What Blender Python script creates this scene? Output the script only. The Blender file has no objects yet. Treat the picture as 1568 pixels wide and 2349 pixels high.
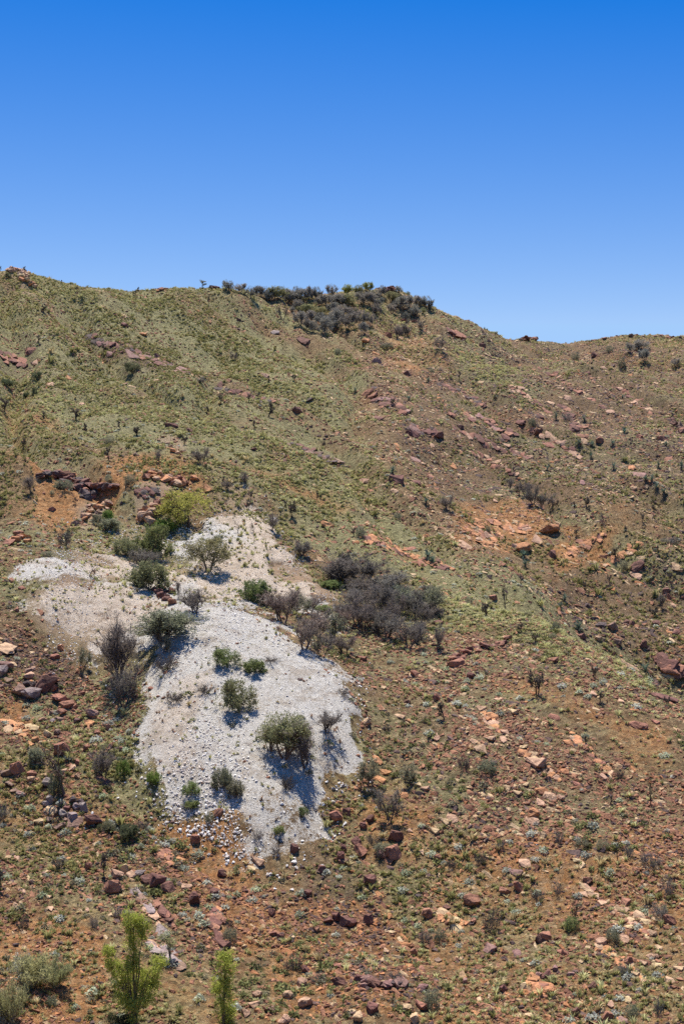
import bpy, bmesh, math, random
import numpy as np
from mathutils import Vector, Matrix

# ------------------------------------------------------------------ camera, sky, sun, exposure
scene = bpy.context.scene
COL = scene.collection
F, CU, CV = 3227.0, 784.0, 1174.5          # focal length and centre in photograph units (1568 x 2349)

cam_data = bpy.data.cameras.new('camera')
cam_data.sensor_fit = 'VERTICAL'
cam_data.angle = 2 * math.atan(1174.5 / F)
cam_data.clip_start, cam_data.clip_end = 0.5, 6000
cam = bpy.data.objects.new('camera', cam_data)
cam.location = (0, 0, 0)
cam.rotation_euler = (math.radians(90), 0, 0)
COL.objects.link(cam)
scene.camera = cam

SUN_EL, SUN_AZ = math.radians(70), math.radians(-12)     # azimuth from +Y (beyond the hill), minus = left
world = bpy.data.worlds.new('World')
scene.world = world
world.use_nodes = True
wn, wl = world.node_tree.nodes, world.node_tree.links
wn.clear()
w_out = wn.new('ShaderNodeOutputWorld')
w_bg = wn.new('ShaderNodeBackground')
w_sky = wn.new('ShaderNodeTexSky')
w_sky.sky_type = 'NISHITA'
w_sky.sun_disc = False
w_sky.sun_elevation = SUN_EL
w_sky.sun_rotation = SUN_AZ
w_sky.altitude = 700
w_sky.air_density = 1.0
w_sky.dust_density = 0.2
w_sky.ozone_density = 3.0
w_hsv = wn.new('ShaderNodeHueSaturation'); w_hsv.inputs['Saturation'].default_value = 1.15
w_bg.inputs['Strength'].default_value = 0.10
wl.new(w_sky.outputs[0], w_hsv.inputs['Color'])
# the photograph's air is very clear and deep: more contrast between the pale low sky and the blue above it
def w_vec(op, a, val):
    nd = wn.new('ShaderNodeVectorMath'); nd.operation = op
    wl.new(a, nd.inputs[0]); nd.inputs[1].default_value = val
    return nd.outputs[0]
deep = w_vec('MULTIPLY', w_vec('SUBTRACT', w_hsv.outputs[0], (1.23, 1.588, -0.97)), (1.36, 1.054, 0.687))
deep = w_vec('MINIMUM', w_vec('MAXIMUM', deep, (0.07, 0.95, 3.1)), (2.2, 3.6, 5.9))
wl.new(deep, w_bg.inputs['Color'])
wl.new(w_bg.outputs[0], w_out.inputs['Surface'])

sun_data = bpy.data.lights.new('sun', 'SUN')
sun_data.energy = 5.0
sun_data.angle = math.radians(0.53)
sun_data.color = (1.0, 0.94, 0.84)
sun = bpy.data.objects.new('sun', sun_data)
sdir = Vector((math.sin(SUN_AZ) * math.cos(SUN_EL), math.cos(SUN_AZ) * math.cos(SUN_EL), math.sin(SUN_EL)))
sun.rotation_euler = sdir.to_track_quat('Z', 'Y').to_euler()
sun.location = sdir * 400
COL.objects.link(sun)

scene.view_settings.view_transform = 'Standard'
scene.view_settings.look = 'None'
scene.view_settings.exposure = 0.75
scene.view_settings.gamma = 1.0
scene.cycles.use_denoising = False
scene.cycles.max_bounces = 5
scene.cycles.diffuse_bounces = 3
scene.cycles.transparent_max_bounces = 4

# ------------------------------------------------------------------ numeric helpers
RNG = np.random.default_rng(7)
_TAB = np.random.default_rng(3).random((6, 256, 256))

def vnoise(x, y, k=0):
    xi, yi = np.floor(x).astype(np.int64), np.floor(y).astype(np.int64)
    fx, fy = x - xi, y - yi
    fx, fy = fx * fx * (3 - 2 * fx), fy * fy * (3 - 2 * fy)
    t = _TAB[k % 6]
    a, b = t[xi & 255, yi & 255], t[(xi + 1) & 255, yi & 255]
    c, d = t[xi & 255, (yi + 1) & 255], t[(xi + 1) & 255, (yi + 1) & 255]
    return (a * (1 - fx) + b * fx) * (1 - fy) + (c * (1 - fx) + d * fx) * fy

def fbm(x, y, s, k=0, oct=4):
    out, amp, tot = 0, 1.0, 0.0
    for o in range(oct):
        out = out + amp * vnoise(x / s + 17.3 * o, y / s + 9.1 * o, k + o)
        tot += amp
        amp *= 0.5
        s *= 0.5
    return out / tot

def sstep(a, b, x):
    t = np.clip((x - a) / (b - a), 0, 1)
    return t * t * (3 - 2 * t)

# ------------------------------------------------------------------ the lie of the land: surveyed points (sight line + distance in metres)
CTRL = [
 # u, v, distance
 (-350,2349,62),(0,2349,63),(300,2349,64.5),(600,2349,66),(900,2349,66),(1200,2349,64.5),(1568,2349,62),(1900,2349,60),
 (0,2150,71),(300,2150,72.5),(600,2150,74),(900,2150,74),(1200,2150,72),(1568,2150,69.5),(1900,2150,67),
 (-350,1950,80),(0,1950,80),(300,1950,81),(600,1950,82.5),(900,1950,81.5),(1200,1950,79.5),(1568,1950,77.5),(1900,1950,75),
 (0,1750,89),(200,1750,89.5),(350,1750,90),(560,1750,90.5),(760,1750,90),(900,1750,90.5),(1200,1750,88.5),(1568,1750,87.5),(1900,1780,86),
 (0,1600,97),(200,1600,98),(350,1600,98.5),(480,1580,98.5),(640,1580,98.5),(780,1580,98.5),(900,1600,99.5),(1200,1600,98.5),(1400,1600,98.5),(1540,1660,95.5),
 (0,1500,102),(180,1500,104.5),(330,1480,106),(440,1450,106.5),(520,1418,109),(620,1460,107),(720,1520,103.5),(900,1480,110),(1050,1480,110),(1200,1480,111),(1300,1475,112),
 (60,1420,107),(200,1400,110),(330,1385,113),(440,1385,115),(560,1380,117),(700,1380,119),(850,1400,119),(1000,1400,121),(1150,1390,124),(1235,1420,120),
 (0,1320,113),(130,1292,116.5),(250,1300,119),(400,1300,122.5),(560,1280,127),(700,1280,130),(850,1290,131),(1000,1290,136),(1150,1310,140),(1255,1372,139),
 (0,1200,127),(200,1200,131),(350,1210,133),(480,1190,137),(600,1200,139),(750,1180,145),(900,1200,147),(1050,1240,149),(1200,1290,150),
 (0,1100,141),(180,1130,139),(190,1085,144),(350,1100,145),(450,1100,148),(600,1100,153),(750,1080,160),(900,1090,167),(1000,1150,164),(1100,1200,161),(1250,1195,162),(1400,1250,158),
 (0,1000,156),(200,1000,160),(400,1000,165),(600,1000,172),(750,980,180),(900,1000,185),(1050,1080,180),(1200,1100,180),(1400,1120,177),(1568,1150,175),
 (0,880,178),(200,880,184),(400,880,192),(600,880,200),(780,860,214),(900,880,211),(1050,950,206),(1200,980,207),(1400,1000,203),(1568,1020,200),
 (0,750,203),(200,770,210),(400,770,222),(600,770,232),(750,770,243),(900,780,240),(1050,830,236),(1150,870,236),(1300,880,245),(1450,890,240),(1568,900,236),
 (1300,1420,140),(1400,1450,137),(1480,1500,135),(1568,1530,132),(1568,1600,130),(1470,1570,131.5),(1400,1350,146),(1500,1400,143),(1568,1300,153),(1480,1200,165),(1300,1300,151),
 (1200,835,262),(1120,815,262),(1300,832,280),(1400,822,280),(1500,826,278),(1568,830,276),(1750,835,277),(1200,792,285),(1300,803,300),(1400,795,298),(1500,794,298),(1568,797,297),
 (1568,1632,101),(1568,1668,111),(1500,1610,102.5),(1500,1645,113),(1400,1537,107),(1400,1572,119),(1470,1590,104),(1310,1490,123),
 (1700,1560,130),(1750,1300,152),(1750,1100,180),(1750,900,235),
]
SKY = [(-350,640,215),(-120,622,222),(-30,622,226),(0,622,228),(40,622,229),(80,630,230),(130,645,232),(200,661,236),(310,669,241),(370,664,244),(470,661,250),(540,665,255),
 (620,677,262),(700,680,267),(800,668,273),(880,662,277),(920,667,277),(960,690,274),(985,706,273),(1010,711,274),(1050,728,277),(1090,745,281),(1130,764,287),(1170,780,295),
 (1205,777,302),(1240,784,308),(1310,788,318),(1350,781,316),(1390,773,313),(1440,769,313),(1500,769,314),(1568,773,315),(1750,778,318),(1950,785,320)]
RAW = [(0,0,-1.75),(-25,0,-1.5),(25,0,-1.5),(0,-30,12),(0,20,-14.5),(-20,20,-14),(20,20,-14),(0,38,-27.5),(-25,38,-27),(25,38,-27),(0,52,-28.5),(-25,52,-28),(25,52,-28),
       (25.5,128,-16),(19.5,130,-11.5)]
def unproj(u,v,y): return ((u-CU)/F*y, y, (CV-v)/F*y)
P=[unproj(*c) for c in CTRL]+[unproj(*c) for c in SKY]+list(RAW)
for u,v,y in SKY:
    x,yy,z=unproj(u,v,y)
    for d,dz in ((9,-1.2),(40,-10),(130,-45)):
        P.append((x*(y+d)/y,y+d,z+dz))
P=np.array(P,float)
class TPS:
    def __init__(s,P,lam=1e-4):
        s.c=P[:,:2]/100.; n=len(P)
        A=np.zeros((n+3,n+3)); A[:n,:n]=s.k(s.c,s.c)+lam*np.eye(n)
        A[:n,n]=1;A[:n,n+1:]=s.c;A[n,:n]=1;A[n+1:,:n]=s.c.T
        b=np.zeros(n+3);b[:n]=P[:,2]
        s.w=np.linalg.solve(A,b)
    def k(s,a,b):
        d2=((a[:,None,:]-b[None])**2).sum(2)
        return 0.5*d2*np.log(d2+1e-12)
    def __call__(s,x,y):
        q=np.stack([x,y],1)/100.; out=np.empty(len(q)); n=len(s.c)
        for i in range(0,len(q),20000):
            qq=q[i:i+20000]; out[i:i+20000]=s.k(qq,s.c)@s.w[:n]+s.w[n]+qq@s.w[n+1:]
        return out
tps=TPS(P)

# ------------------------------------------------------------------ zones of soil and cover, drawn as outlines on the slopes
GU0, GV0, GS = -420, 480, 4
GW, GH = 600, 560
_gu, _gv = np.meshgrid(GU0 + GS * np.arange(GW), GV0 + GS * np.arange(GH))

def poly_mask(polys, blur=2, base=0.0):
    m = np.full((GH, GW), base)
    for pl in polys:
        val = 1.0
        if isinstance(pl[0], (int, float)):
            val, pl = pl
        ins = np.zeros((GH, GW), bool)
        n = len(pl)
        for i in range(n):
            x1, y1 = pl[i]; x2, y2 = pl[(i + 1) % n]
            if y1 == y2: continue
            c = ((_gv < y1) != (_gv < y2)) & (_gu < (x2 - x1) * (_gv - y1) / (y2 - y1) + x1)
            ins ^= c
        m[ins] = val
    for _ in range(blur):
        p = np.pad(m, 2, mode='edge')
        m = sum(p[i:i + GH, j:j + GW] for i in range(5) for j in range(5)) / 25
    return m

HEAP_LOW = [(440,1425),(500,1410),(560,1422),(620,1447),(680,1487),(750,1530),(778,1570),(830,1608),(838,1640),(818,1670),(800,1720),(812,1760),(828,1795),(770,1795),(716,1803),(714,1850),(730,1908),(694,1942),(600,1974),(540,1952),(470,1912),(425,1888),(368,1862),(334,1812),(328,1735),(322,1680),(345,1600),(330,1550),(330,1490)]
HEAP_LEFT = [(55,1335),(100,1288),(180,1305),(250,1325),(330,1345),(400,1372),(445,1400),(440,1430),(340,1490),(330,1540),(290,1500),(225,1510),(215,1560),(195,1545),(165,1490),(60,1460),(75,1400)]
HEAP_TOP = [(378,1222),(400,1205),(470,1190),(520,1155),(580,1178),(650,1245),(700,1290),(740,1330),(800,1375),(800,1420),(740,1420),(690,1400),(630,1372),(560,1400),(480,1412),(420,1392),(395,1370),(430,1330),(385,1260)]
HEAP_SOIL = [(120,1270),(200,1235),(300,1225),(385,1235),(440,1330),(400,1375),(250,1335),(140,1305)]
M_WHITE = poly_mask([(.5, HEAP_SOIL), HEAP_LOW, HEAP_LEFT, (.9, HEAP_TOP)], 15)
M_MOUND = poly_mask([HEAP_LOW, (.5, HEAP_LEFT), (.35, HEAP_TOP)], 45)
M_CREAM = poly_mask([
    [(480,1170),(520,1150),(590,1170),(665,1240),(640,1260),(520,1230)],
    [(0.8, [(160,1240),(300,1230),(390,1260),(430,1330),(400,1375),(250,1330),(150,1300)])][0],
    (0.75, [(60,1380),(170,1330),(300,1370),(420,1400),(330,1470),(200,1530),(160,1500),(60,1460)]),
    (0.85, [(440,1270),(640,1250),(760,1330),(800,1400),(560,1400),(430,1395)]),
    [(180,1160),(260,1145),(265,1195),(180,1200)],
    [(320,1140),(395,1130),(400,1190),(320,1200)],
    [(350,1010),(400,1000),(430,1060),(380,1080)],
    (0.55, [(340,1680),(480,1600),(470,1780),(420,1850),(350,1790)]),
    (0.7, [(20,612),(70,620),(110,680),(60,690),(20,650)]),
], 6)
M_ORANGE = poly_mask([
    [(85,1095),(260,1100),(330,1085),(440,1095),(470,1110),(500,1130),(400,1140),(200,1150),(150,1210),(100,1180)],
    [(1030,1225),(1090,1185),(1250,1172),(1340,1195),(1290,1250),(1180,1275),(1050,1262)],
    (0.9, [(820,1230),(900,1245),(1010,1290),(1040,1310),(940,1280),(840,1250)]),
    (0.8, [(1270,1290),(1370,1220),(1450,1215),(1400,1260),(1300,1330),(1240,1370)]),
    (0.7, [(820,1190),(700,1160),(570,1110),(590,1090),(760,1140),(860,1180)]),
    [(0,1590),(60,1600),(110,1660),(90,1700),(0,1680)],
    (0.75, [(330,1880),(480,1900),(560,1990),(520,2040),(400,1990)]),
    (0.85, [(440,2030),(560,2060),(600,2180),(520,2200),(450,2120)]),
    (0.8, [(0,2100),(200,2120),(260,2250),(240,2349),(0,2349)]),
    (0.6, [(560,2100),(900,2050),(1000,2200),(900,2349),(600,2349)]),
    (0.65, [(1380,1680),(1568,1690),(1568,1800),(1430,1790)]),
    (0.6, [(1130,1560),(1300,1600),(1420,1690),(1300,1680),(1150,1620)]),
    (0.5, [(800,1820),(1000,1850),(1000,2000),(800,1980)]),
    (0.55, [(1000,2350),(1000,1950),(1568,1900),(1568,2350)]),
    (0.5, [(0,900),(120,920),(180,1010),(0,1020)]),
    (0.5, [(860,770),(1000,740),(1050,850),(900,860)]),
], 5, 0.16)
M_GRASS = poly_mask([
    (0.75, [(-420,600),(700,660),(900,900),(850,1100),(400,1080),(-420,1100)]),
    (1.0, [(0,640),(130,650),(330,700),(520,760),(640,820),(700,900),(880,960),(700,960),(480,860),(250,800),(0,740)]),
    (0.30, [(820,780),(1568,780),(2000,900),(2000,1240),(1400,1240),(1000,1160),(830,1000)]),
    (0.95, [(1020,760),(1120,790),(1240,930),(1180,960),(1080,880)]),
    (1.0, [(700,1040),(860,1100),(1000,1220),(1200,1340),(1340,1470),(1568,1620),(1700,1700),(1568,1700),(1350,1560),(1100,1430),(900,1290),(650,1180)]),
    (0.95, [(820,1480),(1150,1480),(1380,1560),(1250,1700),(950,1680),(830,1600)]),
    (0.75, [(870,1700),(1568,1650),(1568,1950),(1000,2000)]),
    (0.9, [(180,1590),(340,1590),(340,1780),(480,1880),(460,1920),(200,1900),(0,1760),(0,1700)]),
    (0.8, [(0,1800),(450,1900),(420,2050),(0,2080)]),
    (0.85, [(560,2150),(800,2200),(780,2349),(560,2349)]),
    (0.8, [(620,1430),(1020,1400),(1000,1500),(800,1540),(700,1480)]),
    (0.5, [(0,1050),(330,1080),(300,1280),(0,1300)]),
], 9, 0.5)
M_SCREE = poly_mask([
    (0.9, [(830,760),(1010,720),(1170,800),(1568,790),(2000,800),(2000,1150),(1400,1130),(1000,1060),(840,960)]),
    (0.5, [(0,690),(200,740),(520,860),(640,960),(300,900),(0,900)]),
    (0.75, [(1050,1180),(1350,1190),(1300,1270),(1060,1280)]),
    (0.95, [(1250,1350),(1568,1290),(2000,1300),(2000,1600),(1500,1600),(1380,1500)]),
    (1.0, [(900,1560),(1200,1640),(1500,1900),(2000,2000),(2000,2700),(1100,2349),(950,2000),(860,1750)]),
    (0.7, [(-420,1450),(150,1480),(240,1560),(200,1900),(-420,1900)]),
    (0.75, [(350,1950),(900,1950),(1000,2500),(500,2500)]),
    (0.5, [(-420,1950),(330,1950),(330,2500),(-420,2500)]),
], 9, 0.25)
M_DARK = poly_mask([
    [(190,755),(320,800),(400,850),(330,850),(230,800)],
    (0.8, [(0,790),(70,800),(60,850),(0,840)]),
    (0.8, [(840,880),(960,930),(1100,980),(1020,1010),(900,960)]),
    (0.9, [(40,1470),(150,1520),(160,1600),(0,1600),(0,1480)]),
    (0.7, [(700,1980),(900,2100),(1000,2300),(800,2300),(650,2100)]),
    (0.6, [(1250,1420),(1568,1420),(1568,1560),(1400,1520)]),
    (0.55, [(1000,740),(1568,790),(1800,800),(1800,1200),(1350,1180),(1150,1180),(980,1150),(900,1000)]),
    (0.45, [(1230,1330),(1568,1260),(1800,1300),(1800,1620),(1568,1610),(1400,1500)]),
], 4)

def mask_at(m, u, v):
    x = np.clip((u - GU0) / GS, 0, GW - 1.001); y = np.clip((v - GV0) / GS, 0, GH - 1.001)
    xi, yi = x.astype(int), y.astype(int); fx, fy = x - xi, y - yi
    return (m[yi, xi] * (1 - fx) + m[yi, xi + 1] * fx) * (1 - fy) + (m[yi + 1, xi] * (1 - fx) + m[yi + 1, xi + 1] * fx) * fy

# ------------------------------------------------------------------ terrain grid: one sheet, fine where the hill is, coarse beyond
TW = 0.30
a_in = np.linspace(-1, 1, 461)
g = 1 + 0.06 * (1.55 ** np.arange(1, 15) - 1)
AA = np.concatenate([-g[::-1], a_in, g])
YR = np.concatenate([np.linspace(-60, 60, 30)[:-1], np.linspace(60, 112, 430)[:-1], 112 * np.exp(np.linspace(0, math.log(335 / 112.), 420)), np.geomspace(345, 2500, 22)])
gX = TW * np.maximum(YR, 30)[:, None] * AA[None, :]
gY = np.repeat(YR[:, None], len(AA), 1)

def raw_height(x, y):
    yc = np.clip(y, -30, 430)
    lim = 0.40 * np.maximum(yc, 40)
    xc = np.clip(x, -lim, lim)
    z = tps(xc, yc)
    far = np.maximum(y - 430, 0); side = np.maximum(np.abs(x) - lim, 0)
    return np.maximum(z - 0.12 * far - 0.10 * side, -60)

def project(x, y, z):
    yy = np.maximum(y, 1.0)
    return CU + F * x / yy, CV - F * z / yy

fx, fy = gX.ravel(), gY.ravel()
z0 = raw_height(fx, fy)
pu, pv = project(fx, fy, z0)
wn1 = fbm(fx, fy, 5.0, 1, 6) - 0.5; wn2 = fbm(fx + 50, fy, 5.0, 2, 6) - 0.5
wscale = 110.0 / np.maximum(fy, 60)
qu, qv = pu + wn1 * 95 * wscale, pv + wn2 * 70 * wscale
def beds(x, y, s, k, oct=3):
    return fbm((0.62 * x + 0.78 * y), (0.78 * x - 0.62 * y) * 0.22, s, k, oct)
g_white = mask_at(M_WHITE, qu, qv) * (fy > 60)
def ragged(w, x, y):
    return sstep(0.22, 0.62, w + (fbm(x, y, 3.6, 2, 6) - 0.5) * 3.3 * np.clip(1.25 - np.abs(2 * w - 1), 0, 1))
g_white = ragged(g_white, fx, fy)
g_white *= 1 - 0.7 * sstep(0.54, 0.66, fbm(fx, fy, 5.0, 4, 5)) * (1 - sstep(1400, 1460, pv)) - 0.3 * sstep(0.59, 0.70, fbm(fx, fy, 4, 1, 5)) * sstep(1400, 1460, pv)
g_cream, g_orange, g_grass = mask_at(M_CREAM, qu, qv), mask_at(M_ORANGE, qu, qv), mask_at(M_GRASS, qu, qv)
g_scree, g_dark = mask_at(M_SCREE, qu, qv), mask_at(M_DARK, qu, qv)
g_band = beds(fx, fy, 5.0, 3, 4)
g_grass = np.clip(g_grass - 0.06 + (g_band - 0.5) * 1.7, 0, 1.1)
g_low = sstep(1650, 1950, pv)
g_grass *= 1 - 0.3 * g_low
g_orange = np.clip(g_orange + 0.22 * g_low + (beds(fx, fy, 7.0, 5, 4) - 0.5) * 0.8, 0, 1)
rough = 1 - 0.7 * g_white
near = np.clip(fy / 110, 0.5, 1.6)
z = z0 + rough * near * (2.1 * (fbm(fx, fy, 16, 3, 3) - 0.5) + 0.75 * (fbm(fx, fy, 4.5, 4, 3) - 0.5) + 0.16 * (vnoise(fx / 0.9, fy / 0.9, 5) - 0.5))
# dipping rock beds: low broken ledges that run down to the right
bed = (0.62 * fx + 0.78 * fy) / 7.5 + 2.2 * fbm(fx, fy, 30, 0, 3)
fr = bed - np.floor(bed)
z += rough * sstep(0.45, 0.7, fbm(fx, fy, 20, 2, 3)) * 0.85 * np.where(fr < 0.9, fr, (1 - fr) * 9) * np.clip(near, 0, 1.2)
# runnels in the loose spoil
z += sstep(0, 1, g_white) * (0.6 * (fbm(fx * 2.0, fy * 0.45, 5, 2, 4) - 0.5) + 0.05 * (vnoise(fx / .35, fy / .35, 1) - .5))
# gullies and ribs that run down the hill, and the swell of the tipped heaps
rib = np.abs(fbm(fx + 0.35 * fy, fy * 0.28, 15, 1, 3) - 0.5)
z += rough * sstep(112, 150, fy) * (1 - sstep(260, 310, fy)) * (np.minimum(rib * 9, 1.0) - 0.6) * 2.3
z += mask_at(M_MOUND, pu, pv) * (fy > 60) * 2.0
gZ = z.reshape(gX.shape)
# bring the crest to its surveyed height along the whole skyline
_sk = np.array(SKY, float)
ring = YR > 180
_vv = CV - F * gZ[ring] / gY[ring]
_col_u = CU + F * TW * AA
_ymin = _vv.argmin(0); _ysky = YR[ring][_ymin]; _vcur = _vv.min(0)
_dz = (_vcur - np.interp(_col_u, _sk[:, 0], _sk[:, 1])) / F * _ysky
_dz = np.convolve(np.pad(_dz, 3, mode='edge'), np.ones(7) / 7, 'valid')
_dz[(np.abs(AA) > 1.0)] = 0
_w = sstep(0, 1, (YR[:, None] - (_ysky[None] - 75)) / 70)
gZ += _dz[None] * _w + sstep(200, 260, YR)[:, None] * 0.5 * (vnoise(gX / 1.6, gY / 1.6, 2) - 0.5)
z = gZ.ravel()

def h_at(x, y):
    x, y = np.asarray(x, float), np.asarray(y, float)
    r = np.clip(np.searchsorted(YR, y) - 1, 0, len(YR) - 2)
    ty = (y - YR[r]) / (YR[r + 1] - YR[r])
    a = x / (TW * np.maximum(y, 30))
    c = np.clip(np.searchsorted(AA, a) - 1, 0, len(AA) - 2)
    ta = (a - AA[c]) / (AA[c + 1] - AA[c])
    return (gZ[r, c] * (1 - ta) + gZ[r, c + 1] * ta) * (1 - ty) + (gZ[r + 1, c] * (1 - ta) + gZ[r + 1, c + 1] * ta) * ty

_ys = np.concatenate([np.arange(52, 120, 0.1), np.arange(120, 335, 0.25)])
def pick(u, v):
    """first point of the land along the sight line through (u, v)"""
    t = (u - CU) / F
    zz = h_at(t * _ys, _ys)
    vv = CV - F * zz / _ys
    hit = np.nonzero(vv <= v)[0]
    i = hit[0] if len(hit) else int(np.argmin(vv))
    yy = _ys[i]
    if i > 0 and len(hit):
        k = (vv[i - 1] - v) / max(vv[i - 1] - vv[i], 1e-6)
        yy = _ys[i - 1] + k * (_ys[i] - _ys[i - 1])
    x = t * yy
    return float(x), float(yy), float(h_at(x, yy))

def slope_at(x, y, e=0.7):
    zx = (h_at(x + e, y) - h_at(x - e, y)) / (2 * e)
    zy = (h_at(x, y + e) - h_at(x, y - e)) / (2 * e)
    n = np.stack([-zx, -zy, np.ones_like(zx)], -1)
    return n / np.linalg.norm(n, axis=-1, keepdims=True)

# ------------------------------------------------------------------ materials
class N:
    def __init__(s, name):
        s.m = bpy.data.materials.new(name); s.m.use_nodes = True
        s.t = s.m.node_tree; s.t.nodes.clear()
        s.out = s.t.nodes.new('ShaderNodeOutputMaterial')
    def n(s, kind, **kw):
        nd = s.t.nodes.new(kind)
        for k, v in kw.items():
            setattr(nd, k, v)
        return nd
    def l(s, a, b): s.t.links.new(a, b)
    def put(s, sock, val):
        if hasattr(val, 'is_output') or hasattr(val, 'links'): s.l(val, sock)
        else: sock.default_value = val
    def math(s, op, a, b=0.0, clamp=False):
        nd = s.n('ShaderNodeMath', operation=op, use_clamp=clamp)
        s.put(nd.inputs[0], a); s.put(nd.inputs[1], b)
        return nd.outputs[0]
    def mix(s, fac, a, b, blend='MIX'):
        nd = s.n('ShaderNodeMix', data_type='RGBA', blend_type=blend)
        s.put(nd.inputs[0], fac); s.put(nd.inputs[6], a); s.put(nd.inputs[7], b)
        return nd.outputs[2]
    def noise(s, scale, detail=3.0, rough=0.55, vec=None, out=0):
        nd = s.n('ShaderNodeTexNoise'); nd.inputs['Scale'].default_value = scale
        nd.inputs['Detail'].default_value = detail; nd.inputs['Roughness'].default_value = rough
        if vec is not None: s.l(vec, nd.inputs['Vector'])
        return nd.outputs[out]
    def ramp(s, fac, lo, hi):
        nd = s.n('ShaderNodeMapRange'); s.put(nd.inputs[0], fac)
        nd.inputs[1].default_value, nd.inputs[2].default_value = lo, hi
        nd.interpolation_type = 'SMOOTHSTEP'
        return nd.outputs[0]
    def cells(s, scale, vec, lo, hi):
        nd = s.n('ShaderNodeTexVoronoi'); nd.inputs['Scale'].default_value = scale; s.l(vec, nd.inputs['Vector'])
        sp = s.n('ShaderNodeSeparateColor'); s.l(nd.outputs['Color'], sp.inputs[0])
        mr = s.n('ShaderNodeMapRange'); s.l(sp.outputs[0], mr.inputs[0]); mr.inputs[3].default_value, mr.inputs[4].default_value = lo, hi
        return mr.outputs[0]
    def bump(s, h, strength, dist):
        nd = s.n('ShaderNodeBump'); nd.inputs['Strength'].default_value = strength; nd.inputs['Distance'].default_value = dist
        s.l(h, nd.inputs['Height']); return nd.outputs[0]

def C(r, g, b): return (r, g, b, 1.0)

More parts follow.
